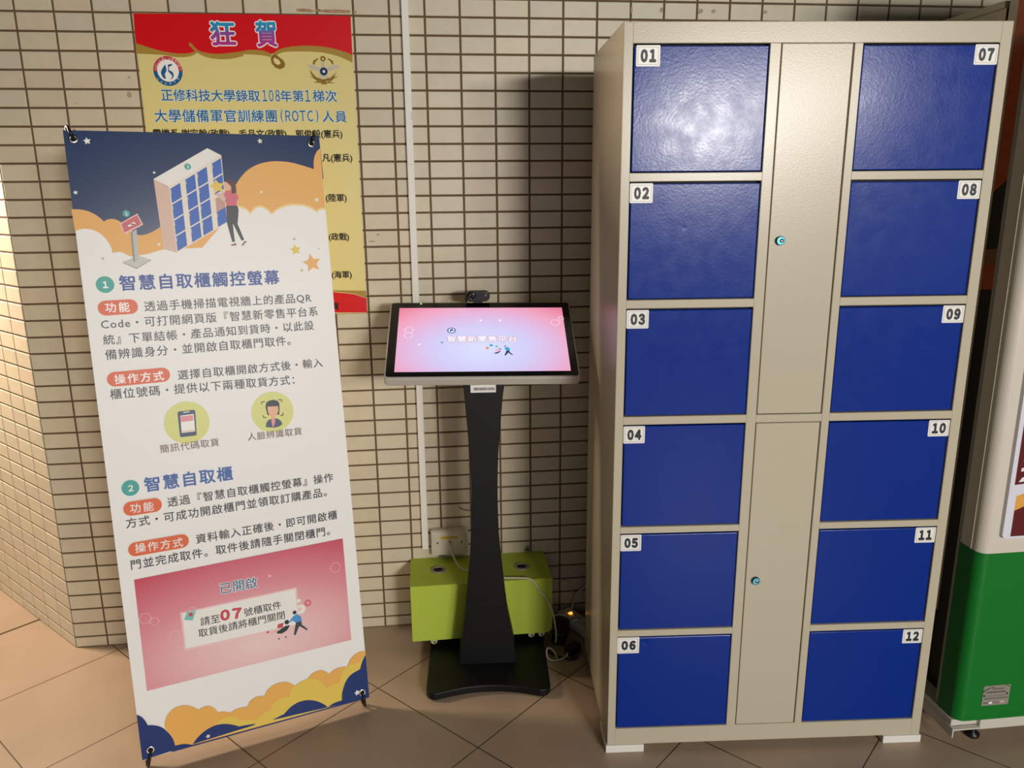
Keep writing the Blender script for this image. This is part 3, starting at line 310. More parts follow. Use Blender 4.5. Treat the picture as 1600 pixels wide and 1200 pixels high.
SCREEN_ART=[["e","s_blue",[-86.1,33.1],12.3],["e","s_white",[-86.1,33.1],9.1],["p","s_blue",[[[-91.5,34.6],[-84.7,41.4],[-77.9,29.6],[-84.7,32.4],[-89.2,25.6]]]],["t","正修科技大學","s_pink",[-66.6,37.1],[15.3,36.5],1.1,0.01,None,None],["t","智慧新零售平台","s_white",[-97.9,-2.9],[97.7,-4.5],1.1,0.03,"s_rose",None],["p","s_cyan",[[[19.2,-30.6],[25.0,-24.7],[30.4,-30.7],[24.6,-36.6]]]],["p","s_orange",[[[8.2,-41.8],[13.9,-35.9],[19.4,-41.9],[13.6,-47.7]]]],["p","s_green",[[[34.8,-35.4],[40.0,-30.1],[44.8,-35.5],[39.6,-40.7]]]],["p","s_cyan",[[[61.0,-40.9],[69.2,-37.7],[76.5,-44.4],[75.1,-54.2],[66.3,-54.1]]]],["e","s_navy",[63.5,-34.3],2.3],["p","s_navy",[[[66.3,-54.1],[75.2,-52.9],[74.9,-58.8],[83.7,-69.3],[81.8,-71.9],[70.8,-61.4],[63.2,-73.6],[60.2,-71.7]]]],["p","s_navy",[[[31.8,-62.3],[43.9,-57.2],[50.8,-50.7],[48.3,-58.5],[40.6,-65.0],[32.6,-64.9]]]],["p","s_rosel",[[[35.3,-50.6],[46.7,-42.8],[48.6,-52.0],[36.4,-57.1]]]],["e","s_navy",[49.2,-46.1],2.3],["p","s_navy",[[[-115.6,-17.5],[-111.2,-15.5],[-108.9,-19.5],[-114.2,-20.8]]]],["h","s_white",[-206.3,35.4],13.5],["h","s_white",[212.5,65.3],14.0],["h","s_white",[-207.1,12.9],12.6],["h","s_white",[230.5,83.7],8.4],["e","s_white",[-2.1,75.9],3.7],["e","s_white",[53.7,75.5],3.7],["e","s_white",[-175.3,-25.6],3.5]]

INK = dict(navy='14315E', navy2='12306E', orange='EDB260', orange2='EFB55C', yellowpale='F3D58B', yellowc='EBCB5A', offwhite='F2F0EA', pinkbeige='DDBDAA', cream='EEE4D4', royal='2F63BE', pinkdark='C99A8E',
 teal='42A99F', white='F4F3EE', greylight='C9CBC6', greymid='9C9F9B', greyc='BFC2C0', greydark='8D918F', pinklight='EFC6BF', redpink='CF6570', dark='2B2E3A', hair='5B3330', peach='EDB89A', navyd='24305A',
 shirt='D8697C', pants='3A3E44', shoe='8B4A34', staryel='E8CC55', tan='C9BC98', blueh='34509C', blueh2='4568AC', body='3F4044', bodyd='2A2C30', pill='E26A45', pill2='E5693C', lime='DEE08A', slate='46526E', rosep='E69AA0', orangep='E8B592',
 hairb='2B3140', skin='EDB793', brown='6B5138', capt='85696A', pinkline='F0BEC2', slateblue='3F6C94', pinkpale='F0CDCB', redt='CF4A5C', redp='DE6F7A', tealp='7CC6BF', shirtb='4C9AD8',
 red='D3111B', gold='A98A3C', goldd='8A6A22', cream2='E3D58F', bluel='1C5E92', redl='C23A4C', lightb='CFE4E2', silver='C6BFAE', bluep='235C96', black='17120E')
SCR = dict(s_blue='2F5AA8', s_white='F6F4FF', s_pink='E8CDE8', s_rose='C88C9C', s_cyan='2EA6D6', s_orange='E09070', s_green='7CC8A8', s_navy='26305C', s_rosel='E9B6DC')
def ink(c, rough):
    if c in MATS: return MATS[c]
    if c in SCR: return mat(c, SCR[c], .2, emit=1.1)
    return mat('print_'+c, INK[c], rough, spec=.35)
radial_material('pinkpanel', .32, .235, .36, .17, [(0, 'F1D3CF'), (.28, 'EDBDBE'), (.6, 'E08C98'), (1, 'C93F58')])  # printed pink gradient; its pale middle also paints in glare on the sheet
vertical_material('grad', .775, .84, [(0, 'B0308C'), (.42, '8A4AA0'), (.58, '2E86BC'), (1, '0FA0C8')])
def artwork(mb, art, rough, z0, dz):
    for n, it in enumerate(art):
        k, c = it[0], it[1]; z = z0+dz*n/len(art)
        if k == 'p':
            pts = []
            for seg in it[2]: pts += catmull([(p[0]/1000, p[1]/1000) for p in seg], 5) if len(it[2]) > 1 and len(seg) > 2 else [(p[0]/1000, p[1]/1000) for p in seg]
            cl = [p for i, p in enumerate(pts) if i == 0 or (Vector(p)-Vector(pts[i-1])).length > 2e-5]
            if (Vector(cl[0])-Vector(cl[-1])).length < 2e-5: cl.pop()
            mb.flat(cl, z, ink(c, rough))
        elif k in 'ed':
            q = 40; r = it[3]/1000; full = 2*PI if k == 'e' else PI
            mb.flat([(it[2][0]/1000+r*math.cos(full*i/q), it[2][1]/1000+r*math.sin(full*i/q)) for i in range(q if k == 'e' else q+1)], z, ink(c, rough))
        elif k == 's':
            r = it[3]/1000; rot = math.radians(90+it[4])
            mb.flat([(it[2][0]/1000+r*(1 if i % 2 == 0 else .48)*math.cos(rot+PI*i/5), it[2][1]/1000+r*(1 if i % 2 == 0 else .48)*math.sin(rot+PI*i/5)) for i in range(10)], z, ink(c, rough))
        elif k == 'h':
            r = it[3]/1000; cx, cy = it[2][0]/1000, it[2][1]/1000; w = .0007
            for i in range(6):
                a0, a1 = PI/3*i, PI/3*(i+1)
                mb.flat([(cx+q*math.cos(a), cy+q*math.sin(a)) for q, a in ((r-w, a0), (r+w, a0), (r+w, a1), (r-w, a1))], z, ink(c, rough))
        elif k == 'r':
            a, b, h = it[2], it[3], it[4]/1000; y = (a[1]+b[1])/2000
            mb.flat(rrect(a[0]/1000-.0012, b[0]/1000+.0012, y-h/2-.0012, y+h/2+.0012, h/2, 8), z-.00003, ink('cream', rough))
            mb.flat(rrect(a[0]/1000, b[0]/1000, y-h/2, y+h/2, h/2-.0005, 8), z, ink(c, rough))
        elif k == 't':
            a, b = (it[3][0]/1000, it[3][1]/1000), (it[4][0]/1000, it[4][1]/1000)
            t, c = it[1], it[2]; out = it[7] if len(it) > 7 else None; hh = it[8] if len(it) > 8 else None; turn = it[9] if len(it) > 9 else 0
            bh = len(t) == 1 and hh is not None and abs(a[0]-b[0]) < .0011; hh = hh/1000 if hh else None
            if out: put_text(mb, t, ink(out, rough), a, b, z-.00002, it[5], it[6]+.045, height=hh, turn=turn, by_height=bh)
            put_text(mb, t, ink(c, rough), a, b, z, it[5], it[6] or (.007 if c == 'body' else 0), height=hh, turn=turn, by_height=bh)

# ------------------------------------------------------------------ the setting
mb = MB(); mb.box(-4, 6, -7.5, 3, -.05, 0, M_FLOOR); struct(mb.build('floor'))
PX, PZ, ZF = .10097, .05003, 38.75635
def tiled(name, T, cols, rows, marks=()):
    """wall of glazed tiles standing proud of the grout; local x along the wall, y up, z out of the wall"""
    mb = MB(); g = .0028; tint = []
    def add(vs, fs, m, t): mb.add(vs, fs, m); tint.extend([t]*len(fs))
    add([(cols[0], rows[0], -.0030), (cols[-1], rows[0], -.0030), (cols[-1], rows[-1], -.0030), (cols[0], rows[-1], -.0030)], [[0, 1, 2, 3]], M_GROUT, 0)
    add([(cols[0], rows[0], -.12), (cols[-1], rows[0], -.12), (cols[-1], rows[-1], -.12), (cols[0], rows[-1], -.12)], [[3, 2, 1, 0]], M_GROUT, 0)
    for i in range(len(cols)-1):
        for j in range(len(rows)-1):
            x0, x1, y0, y1 = cols[i]+g, cols[i+1]-g, rows[j]+g, rows[j+1]-g
            vs = []
            for d, z in ((0, -.0030), (0, -.0010), (.0012, 0)): vs += [(x0+d, y0+d, z), (x1-d, y0+d, z), (x1-d, y1-d, z), (x0+d, y1-d, z)]
            w = random.uniform(-.0005, .0005)
            vs[8:] = [(v[0], v[1], v[2]+random.uniform(-.0003, .0003)) for v in vs[8:]]
            fs = [[8, 9, 10, 11]]
            for a in (0, 4):
                for k in range(4): fs.append([a+k, a+(k+1) % 4, a+4+(k+1) % 4, a+4+k])
            add(vs, fs, M_TILE, random.random())
    for pts, m in marks: 
        n0 = len(mb.f); mb.flat(pts, .0005, m); tint.extend([0]*(len(mb.f)-n0))
    o = mb.build(name, T=T); at = o.data.attributes.new('tint', 'FLOAT', 'FACE'); at.data.foreach_set('value', tint)
    return struct(o)
rows = [0]+[(ZF-r)*PZ for r in range(38, -10, -1)]
cols = [(c-9)*PX for c in range(-1, 34)]
def blot(x, z, w, h, seed):
    rr = random.Random(seed); return [(x+w*math.cos(a)*rr.uniform(.6, 1), z+h*math.sin(a)*rr.uniform(.5, 1)) for a in [2*PI*k/9 for k in range(9)]]
marks = [([(-.157, 1.948), (-.158, 1.955), (-.13, 1.956), (-.105, 1.951), (-.10, 1.955), (-.092, 1.956), (-.09, 1.95), (-.125, 1.946)], M_RESIDUE), ([(-.098, 1.948), (-.098, 1.953), (-.05, 1.955), (-.008, 1.953), (-.008, 1.946), (-.06, 1.945)], M_RESIDUE),
  ([(0, 1.944), (.002, 1.953), (.01, 1.95), (.008, 1.944)], M_RESIDUE)]
for i, (x, z, w, h) in enumerate(((-.635, 1.725, .008, .012), (-.78, 1.70, .004, .003), (-.795, 1.63, .005, .004), (.02, 1.305, .012, .003), (.04, 1.325, .006, .004), (-.63, 1.77, .006, .003), (.81, 1.965, .004, .012), (.9, 1.967, .008, .01), (1.02, 1.965, .012, .01), (1.06, 1.965, .01, .008), (1.22, 1.965, .01, .006))):
    marks.append((blot(x, z, w, h, i), M_SMUDGE if i not in (1, 2, 3) else M_RESIDUE))
tiled('wall_back', UP, cols, rows, marks)
# the pier turns away at 45 degrees on the left
d45 = math.radians(135); cx0 = cols[0]
R45 = T_at(cx0, 0, 0) @ Matrix.Rotation(math.radians(-45), 4, 'Z') @ UP
tiled('wall_left', R45, [-PX*k*1.03 for k in range(16, -1, -1)], rows)
mb = MB(); mb.prism([(cx0-1.1, 1.2), (cx0-.004, .06), (cx0+.05, .14), (cx0-1.0, 1.3)], 0, 2.2, M_GROUT)

# ------------------------------------------------------------------ wall poster
POS_M = T_at(-.6035, -.002, 1.087) @ UP
base_paper = mat('poster_paper', 'DED08A', .28, spec=.5)
mb = MB(); mb.prism([(.005, .8505), (.5965, .851), (.5985, 0), (-.0, 0)], -.0012, 0, base_paper)
artwork(mb, POSTER_ART, .28, .0002, .0012)
tag(mb.build('wall_poster', T=POS_M), 'glossy red and yellow congratulation poster taped to the tiled wall behind the standing banner', 'poster')

# ------------------------------------------------------------------ cable trunking, junction box, cords
mb = MB(); mb.box(.1362, .1568, -.016, -.001, .286, 2.15, M_WHITEPL, .0015)
mb.box(.1362, .1568, -.0163, -.0155, 1.5295, 1.5303, M_LABELG)
for z in (.700, .695, .690): mb.box(.1535, .1545, -.0164, -.0158, z, z+.002, M_INK)
for k in range(7): mb.box(.1535, .1545, -.0164, -.0158, 1.655+k*.0034, 1.657+k*.0034, M_INK)
tag(mb.build('cable_trunking'), 'narrow white vertical cable trunking on the tiled wall beside the poster', 'cable cover')

jb = empty('junction_box', (.2275, 0, .312), 'cream wall socket box with yellow strip above the lime green box', 'junction box')
mb = MB(); mb.box(-.0625, .0625, -.028, -.001, -.0445, .0445, M_CREAMPL, .004); mb.build('back_box', jb)
mb = MB(); mb.box(-.060, .060, -.034, -.0275, -.042, .042, M_CREAMPL, .0025); mb.box(-.053, .053, -.0352, -.0335, -.035, .035, M_CREAMPL, .0012); fp = mb.build('face_plate', jb)
mb = MB(); mb.box(-.028, .028, -.0358, -.035, .0165, .0255, mat('yellow_strip', 'C9A42C', .5)); mb.build('marker_strip', fp)
for x in (-.040, .040):
    mb = MB(); mb.lathe([(0, .0016), (.003, .0014), (.0035, 0)], mat('brass_screw', '7A6A4A', .4, metal=.8), 12, T_at(x, -.0352, .003) @ UP); mb.build('screw', fp)
mb = MB(); mb.lathe([(0, .004), (.005, .004), (.0068, 0)], M_CREAMPL, 16, T_at(-.001, -.0352, .006) @ UP); mb.lathe([(0, .0044), (.0038, .0044)], M_GAPSHADE, 12, T_at(-.001, -.0352, .006) @ UP); mb.build('cord_outlet', fp)
mb = MB(); mb.tube([(.2265, -.037, .318), (.229, -.052, .305), (.238, -.075, .283), (.252, -.10, .262), (.275, -.115, .2525), (.32, -.145, .2515), (.365, -.17, .2512), (.40, -.183, .2512), (.44, -.19, .2515), (.478, -.199, .248), (.508, -.203, .205), (.532, -.204, .172), (.548, -.208, .125), (.557, -.212, .06), (.558, -.19, .012), (.548, -.12, .006)], .0028, M_CORDW)
tag(mb.build('white_cable'), 'thin white cable running from the wall socket box over the lime green box', 'cable')
mb = MB(); mb.tube([(.262, -.012, .432), (.272, -.014, .424), (.29, -.02, .420), (.315, -.03, .424)], .0013, M_BLACKPL, 6)
tag(mb.build('loose_wire'), 'short loose black wire sticking out left behind the kiosk column', 'wire')

# ------------------------------------------------------------------ lime green box
gb = empty('lime_green_box', (.3215, 0, .055), 'lime green box mounted low on the tiled wall behind the kiosk column', 'box')
mb = MB(); o_ = .3215
out = [(.0955-o_, .055-.055), (.535-o_, 0), (.547-o_, .012), (.547-o_, .1925), (.0955-o_, .1925)]
mb.prism(out, -.001, .197, M_LIME, UP, bev=.0012); body = mb.build('box_body', gb)
for x, y in ((.186, -.094), (.460, -.107)):
    mb = MB(); T = T_at(x-o_, y, .1925)
    mb.lathe([(.0165, .0005), (.0165, .0035), (.020, .0045), (.0245, .003), (.0255, .0004)], mat('grey_ring', '8E8872', .4, metal=.3), 28, T)
    mb.lathe([(0, .0009), (.0168, .0009)], mat('hole_black', '050505', .9), 24, T); mb.build('cable_grommet', gb)
for x, z, y in ((.200, .1925, -.003), (.493, .1925, -.003)):
    mb = MB(); pts = [(-.011, 0), (.011, 0), (.011, .012)]+[(.011*math.cos(a), .012+.011*math.sin(a)) for a in [PI*k/8 for k in range(1, 8)]]+[(-.011, .012)]
    mb.prism(pts, 0, .002, mat('lug_metal', '8C8676', .45, metal=.5), T_at(x-o_, y, z) @ UP); mb.lathe([(0, .0024), (.004, .0024), (.0045, .002)], M_GAPSHADE, 10, T_at(x-o_, y, z+.011) @ UP); mb.build('mounting_lug', gb)
for x in (.164, .479, .512):
    mb = MB(); pts = [(.0105*math.cos(a), .0105*math.sin(a)) for a in [PI*k/10+PI for k in range(11)]]+[(.0105, .004), (-.0105, .004)]
    mb.prism(pts, 0, .002, mat('lug_lime', 'A6A877', .5), T_at(x-o_, -.194, -.0035) @ UP); mb.lathe([(0, .0024), (.003, .0024), (.0035, .002)], M_GAPSHADE, 10, T_at(x-o_+.002, -.194, -.0075) @ UP); mb.build('bottom_lug', gb)

# ------------------------------------------------------------------ touch-screen kiosk
ki = empty('touch_screen_kiosk', (.33, -.28, 0), 'floor standing touch screen kiosk with a waisted black column and pink glowing screen', 'kiosk', -.07)
mb = MB()
pts = []
def corner(cx, cy, r, a0, a1, n=6): return [(cx+r*math.cos(math.radians(a0+(a1-a0)*k/n)), cy+r*math.sin(math.radians(a0+(a1-a0)*k/n))) for k in range(n+1)]
pts += corner(.155, -.138, .028, 0, -100)
pts += [(x, -.135-.031*(x/.15)**2+0) for x in [.14-.28*k/24 for k in range(1, 24)]]
pts += corner(-.157, -.138, .028, -80, -180) + corner(-.160, .17, .025, 180, 90) + corner(.158, .17, .025, 90, 0)
mb.prism(pts, .004, .028, M_BLACK, bev=.004); mb.build('base_plate', ki)
prof = [(.0, -.0905, .0895), (.028, -.0885, .0870), (.075, -.0815, .0805), (.165, -.0690, .0640), (.215, -.0635, .0580), (.33, -.0510, .0465), (.42, -.0450, .0400), (.51, -.0405, .0370), (.60, -.0395, .0370), (.68, -.0425, .0400), (.745, -.0460, .0450), (.86, -.0540, .0555), (.93, -.0590, .0655), (.985, -.0630, .0700)]
prof = catmull(prof, 4)
vs = []; fs = []
for z, l, r in prof: vs += [(l+.002, -.024, z+.024), (r-.002, -.024, z+.024), (r, -.022, z+.024), (r, .046, z+.024), (l, .046, z+.024), (l, -.022, z+.024)]
n = len(prof)
for i in range(n-1):
    for k in range(6): fs.append([i*6+k, i*6+(k+1) % 6, (i+1)*6+(k+1) % 6, (i+1)*6+k])
fs += [[5, 4, 3, 2, 1, 0], [(n-1)*6+k for k in range(6)]]
mb = MB(); mb.add(vs, fs, M_BLACK); colm = mb.build('column', ki)
# asset label on the column, just under the screen
mb = MB(); mb.box(-.036, .036, -.0255, -.0248, .897, .955, M_LABELW)
for z, x0, x1 in ((.924, -.032, -.006), (.924, -.003, .032), (.9195, -.032, .010), (.9195, .012, .032)): mb.box(x0, x1, -.0258, -.0254, z, z+.0012, M_INK)
rr = random.Random(3); x = -.027
while x < .031:
    w = rr.choice((.0007, .001, .0015)); mb.box(x, x+w, -.0258, -.0254, (.9035), .9115, M_INK); x += w+rr.choice((.0006, .001))
tag(mb.build('asset_label', colm), 'small white barcode label')
SCRM = T_at(.3292, -.2845, 1.0493) @ Matrix.Rotation(-.0324, 4, 'Z') @ Matrix.Rotation(.5417, 4, 'X') @ Matrix.Rotation(-.0278, 4, 'Z')
LOC = ki.matrix_basis.copy(); LOC = (T_at(.33, -.28, 0) @ Matrix.Rotation(-.07, 4, 'Z')).inverted() @ SCRM
mb = MB(); mb.prism(rrect(-.2655, .2630, -.1575, .1625, .012), -.030, -.0015, M_SILVER, bev=.004); mb.prism([(-.12, -.09), (.12, -.09), (.12, .09), (-.12, .09)], -.055, -.029, M_BLACKPL, bev=.004); mon = mb.build('monitor_housing', ki, LOC)
mb = MB(); mb.prism(rrect(-.2610, .2585, -.1510, .1580, .008), -.002, .0, M_GLASS, bev=.0006); mb.build('bezel_glass', mon)
scr_mat = radial_material('screen_glow', 0, -.045, .235, .165, [(0, 'D5DAF8'), (.34, 'CDC9F2'), (.55, 'DDB4DC'), (.72, 'EBA0BC'), (1, 'E0637F')], emit=1.18)
mb = MB(); mb.prism([(-.238, -.134), (.238, -.134), (.238, .134), (-.238, .134)], 0, .0006, scr_mat); artwork(mb, SCREEN_ART, .2, .0009, .0009); mb.build('screen', mon)
mb = MB(); mb.lathe([(0, .0007), (.002, .0005), (.0023, 0)], mat('led_green', '9CF06A', .4, emit=3), 12, T_at(-.176, .154, 0)); mb.build('power_light', mon)
mb = MB(); mb.box(-.045, .045, .006, .05, .985, 1.012, M_BLACKPL, .004); mb.build('tilt_bracket', ki)

# webcam
wc = empty('webcam', (.329, -.150, 1.1355), 'small black pill-shaped webcam clipped on the top edge of the kiosk screen', 'webcam', -.03)
mb = MB()
Tw = T_at(0, -.012, .0155) @ Matrix.Rotation(math.radians(8), 4, 'X') @ UP
mb.prism(rrect(-.035, .035, -.0165, .0150, .0149, 8), -.018, 0, M_BLACKPL, Tw, bev=.003); hb = mb.build('camera_body', wc)
mb = MB(); T = Tw @ T_at(-.0185, 0, 0)
mb.lathe([(0, .0012), (.0055, .0012), (.006, .002), (.0125, .0026), (.0135, 0)], M_GLASS, 24, T); mb.lathe([(0, .0018), (.0045, .0014)], mat('lens', '0A0A10', .05), 16, T); mb.build('lens', hb)
mb = MB(); T = Tw @ T_at(.023, .0035, .0006)
mb.tube([(.0022*math.cos(a), .0026*math.sin(a), 0) for a in [math.radians(60+32*k) for k in range(8)]], .0005, mat('emblem_grey', 'B8BABC', .4), 6, T); mb.tube([(0, 0, 0), (.0026, 0, 0), (.0026, .0016, 0)], .0005, MATS['emblem_grey'], 6, T, False); mb.build('emblem', hb)
mb = MB(); mb.box(-.014, .014, -.006, .022, .0, .005, M_BLACKPL, .002); mb.box(-.014, .014, .018, .023, -.025, .004, M_BLACKPL, .002); mb.build('clip', wc)

# ------------------------------------------------------------------ standing X-banner
BM = T_at(-.5975, -.6209, .0314) @ Matrix.Rotation(.3261, 4, 'Z') @ Matrix.Rotation(1.4334, 4, 'X') @ Matrix.Rotation(-.0042, 4, 'Z')
bw = BM @ Vector((.3, 0, 0))
ban = empty('standing_banner', (bw.x, bw.y, 0), 'tall printed banner with night sky and orange clouds standing on a black X frame', 'banner', .3261)
BL_ = (T_at(bw.x, bw.y, 0) @ Matrix.Rotation(.3261, 4, 'Z')).inverted() @ BM
sheet_m = mat('banner_sheet', 'F3F2EF', .42, spec=.4)
mb = MB(); mb.prism([(0, 0), (.6, 0), (.6, 1.585), (0, 1.585)], -.0008, 0, sheet_m); artwork(mb, BANNER_ART, .4, .0002, .0022)
sheet = mb.build('printed_sheet', ban, BL_)
G = [(.0198, 1.565), (.5778, 1.565), (.0215, .0215), (.5810, .0205)]
for x, y in G:
    mb = MB(); mb.lathe([(.0055, .0030), (.0070, .0040), (.0095, .0035), (.0105, .0024)], M_CHROME, 24, T_at(x, y, 0)); mb.lathe([(0, .0026), (.0058, .0026)], mat('hole_black', '050505', .9), 16, T_at(x, y, 0)); mb.build('eyelet', sheet)
hubz = -.075; hub = Vector((.30, .80, hubz))
for i, (x, y) in enumerate(G):
    top = y > 1; e = Vector((x+(.012 if x > .3 else -.012), y+(.022 if top else -.022), -.018))
    if not top: e = Vector((x+(.006 if x > .3 else -.012), -.024, -.014))
    mid = (hub+e)/2+Vector((0, 0, -.006))
    mb = MB(); mb.tube([hub, mid, e], .0045, M_BLACKPL, 8); ar = mb.build('frame_arm', ban, BL_)
    mb = MB()
    if top: mb.tube([e+Vector((0, -.006, 0)), e+Vector((0, .008, .004)), e+Vector((.3*(x-e.x), .006, .016)), (x+.4*(e.x-x), y+.014, .013), (x, y+.003, .008), (x, y-.003, .003)], .0038, M_BLACKPL, 8)
    else: mb.tube([e+Vector((0, .01, -.004)), e, e+Vector((.2*(x-e.x), .002, .013)), (x+.3*(e.x-x), .004, .012), (x, y-.006, .008), (x, y+.002, .003)], .0036, M_BLACKPL, 8)
    mb.build('hook', ar)
inv = (T_at(bw.x, bw.y, 0) @ Matrix.Rotation(.3261, 4, 'Z')).inverted()
hw = BM @ hub; back = Vector((hw.x-.06, hw.y+.20, .006))
bk = Matrix.Rotation(.3261, 4, 'Z').to_3x3() @ Vector((0, .36, 0)); back = Vector((hw.x+bk.x, hw.y+bk.y, .005))
mb = MB(); mb.tube([inv @ hw, inv @ back], .0045, M_BLACKPL, 8); mb.build('rear_leg', ban)
mb = MB(); mb.box(.272, .328, .765, .835, hubz-.014, hubz+.012, M_BLACKPL, .006); mb.build('hub', ban, BL_)

# ------------------------------------------------------------------ twelve-door storage locker
TH = -.07554; W, D, H = .8450, .460, 1.800
lk = empty('storage_locker', (.6108, -.7053, 0), 'tall beige steel locker with twelve numbered blue doors standing in front of the tiled wall', 'locker', TH)
ROWT = [1.7562, 1.4705, 1.1872, .9075, .6265, .3410]; ROWB = [1.4903, 1.2078, .9285, .6450, .3600, .0700]
XL = (.0205, .3165); XR = (.5195, .8200); XM = (.3420, .4990); MR = ((.9285, 1.7575), (.0700, .9065))
mb = MB(); t = .0012
mb.box(0, t, .004, D, .022, H, M_BEIGE); mb.box(W-t, W, .004, D, .022, H, M_BEIGE); mb.box(0, W, .004, D, H-t, H, M_BEIGE); mb.box(0, W, D-t, D, .022, H, M_BEIGE); mb.box(0, W, .004, D, .022, .024, M_BEIGE)
mb.box(.004, W-.004, .020, .022, .03, H-.01, M_GAPSHADE)  # dark sheet behind the doors, painting the shade in their gaps
F = lambda x0, x1, z0, z1: mb.box(x0, x1, 0, .018, z0, z1, M_BEIGE, .0012, 1)
F(0, XL[0], .0215, H); F(XR[1], W, .0215, H); F(XL[0]-.001, XR[1]+.001, ROWT[0]+.0005, H); F(XL[0]-.001, XR[1]+.001, .0215, .0700)
F(XL[1], XM[0]-.0015, .069, 1.7567); F(XM[1]+.0015, XR[0], .069, 1.7567); F(XM[0]-.002, XM[1]+.002, .9075, .9275)
for i in range(5):
    for a, b in (XL, XR): F(a-.001, b+.001, ROWT[i+1]+.0005, ROWB[i]-.0005)
mb.build('cabinet_frame', lk)
k = 0
for ci, (a, b) in enumerate((XL, XR)):
    for i in range(6):
        k += 1
        z1, z0 = ROWT[i]-.0042, ROWB[i]+.0018
        hx = a if ci == 0 else b
        x0, x1 = (a+.0034, b-.0018) if ci == 0 else (a+.0018, b-.0034)
        cx, cz = (x0+x1)/2, (z0+z1)/2
        mb = MB(); w2, h2 = (x1-x0)/2, (z1-z0)/2
        mb.box(-w2, w2, .0025, .017, -h2, h2, M_BLUE, .0018, 2)
        dr = mb.build('locker_door', lk, T_at(cx, 0, cz))
        dr['label'] = 'blue locker door numbered %02d' % k
        sw, sh = .0515, (.0425, .0425, .043, .043, .0435, .0460)[i] if ci == 0 else (.0415, .0405, .041, .041, .041, .040)[i]
        sx = (a+.0075 if i == 0 else a+.0015) if ci == 0 else b-.0012-sw
        sz = ROWT[i]-.0030-(0 if i else .0)
        if i == 5 and ci == 0: sz += .001; sx -= .001; sw = .056
        mb = MB()
        T = T_at(sx-cx, .0023, sz-sh-cz) @ UP
        mb.prism(rrect(0, sw, 0, sh, .0025, 4), 0, .0007, M_LABELW, T)
        q = .0035; ln = .0007
        for p in ((q, sw-q, q, q+ln), (q, sw-q, sh-q-ln, sh-q), (q, q+ln, q, sh-q), (sw-q-ln, sw-q, q, sh-q)): mb.flat([(p[0], p[2]), (p[1], p[2]), (p[1], p[3]), (p[0], p[3])], .0009, M_LABELG, T)
        b2 = MB(); put_text(b2, ''.join(chr(0xFF10+int(q)) for q in '%02d' % k), M_INK, (sw*.21, sh*.5), (sw*.81, sh*.5), .0010, .60, .075, height=.0230)
        mb.add(b2.v, b2.f, M_INK, False, T)
        tag(mb.build('number_label', dr), 'white label reading %02d' % k)
for (z0, z1), zl in zip(MR, (1.3386, .4908)):
    mb = MB(); cx, cz = (XM[0]+XM[1])/2, (z0+z1)/2; w2, h2 = (XM[1]-XM[0])/2, (z1-z0)/2
    mb.box(-w2+.001, w2-.001, .0015, .017, -h2+.0008, h2-.0012, M_BEIGE, .0016, 2); dr = mb.build('service_door', lk, T_at(cx, 0, cz))
    dr['label'] = 'tall narrow beige door with a lock'
    mb = MB(); T = T_at(.3676-cx, .001, zl-cz) @ UP
    mb.lathe([(.0102, 0), (.0102, .006), (.0096, .0068), (.0086, .0072)], mat('lock_rim', '1F4A52', .3, metal=.6), 24, T)
    mb.lathe([(0, .0070), (.0090, .0070)], mat('lock_face', '58C6DA', .25, metal=.35), 24, T)
    mb.lathe([(0, .0086), (.0046, .0086), (.0050, .0070)], M_CHROME, 20, T @ T_at(.002, 0, 0)); mb.box(-.0005, .0052, -.0008, .0008, .0084, .0090, M_INK, T=T @ T_at(.0015, 0, 0))
    tag(mb.build('lock', dr), 'turquoise cam lock with chrome keyhole')
for x0, x1 in ((-.004, .0975), (.7450, .8485)):
    mb = MB(); mb.box(x0, x1, -.004, .10, 0, .0215, M_WHITEPL, .0015); tag(mb.build('foot', lk), 'white foot')

# ------------------------------------------------------------------ vending machine on the right
vm = empty('vending_machine', (1.86, -.45, 0), 'white and green vending machine standing to the right of the blue locker', 'vending machine')
VT = T_at(-1.86, .45, 0)
def dprof(x0, x1, y0, y1, r):
    return corner(x0+r, y0+r, r, 180, 270, 8)+[(x1-r, y0)]+corner(x1-r, y0+r, r, -90, 0, 8)+[(x1, y1), (x0, y1)]
mb = MB(); mb.prism(dprof(1.5300, 2.20, -.80, -.724, .026), .5590, 2.0, M_FRIDGEW, VT, smooth=False)
mb.box(1.5285, 1.531, -.7665, -.7645, .5590, 2.0, M_WHITEPL, T=VT); mb.box(1.5285, 1.531, -.7265, -.7235, .559, 2.0, M_LABELG, T=VT); mb.build('upper_door', vm)
mb = MB(); mb.prism(dprof(1.5292, 2.2008, -.8008, -.724, .027), .0760, .5585, M_GREEN, VT); gp = mb.build('lower_panel', vm); gp['label'] = 'bright green lower panel'
mb = MB(); mb.prism([(1.5345, -.724), (2.19, -.724), (2.19, -.708), (1.5345, -.708)], .078, 1.99, mat('gasket_grey', 'A29C8E', .6), VT); mb.build('door_gasket', vm)
mb = MB()
mb.box(1.572, 2.18, -.709, -.05, .06, 1.84, mat('body_dark', '0D0707', .5), T=VT)
mb.box(1.570, 1.5722, -.582, -.05, 1.1, 1.865, M_BEIGE, T=VT); mb.box(1.564, 2.18, -.583, -.05, 1.865, 1.8804, M_BEIGE, T=VT); mb.box(1.5702, 1.5722, -.6215, -.591, .30, 1.99, M_BEIGE, T=VT)
mb.build('cabinet_body', vm)
gl = mat('side_graphic_orange', 'B24E1A', .25, spec=.4); gk = mat('side_graphic_dark_shaded', '1A0A0A', .25)  # dark colour is part print, part shadow painted in
mb = MB()
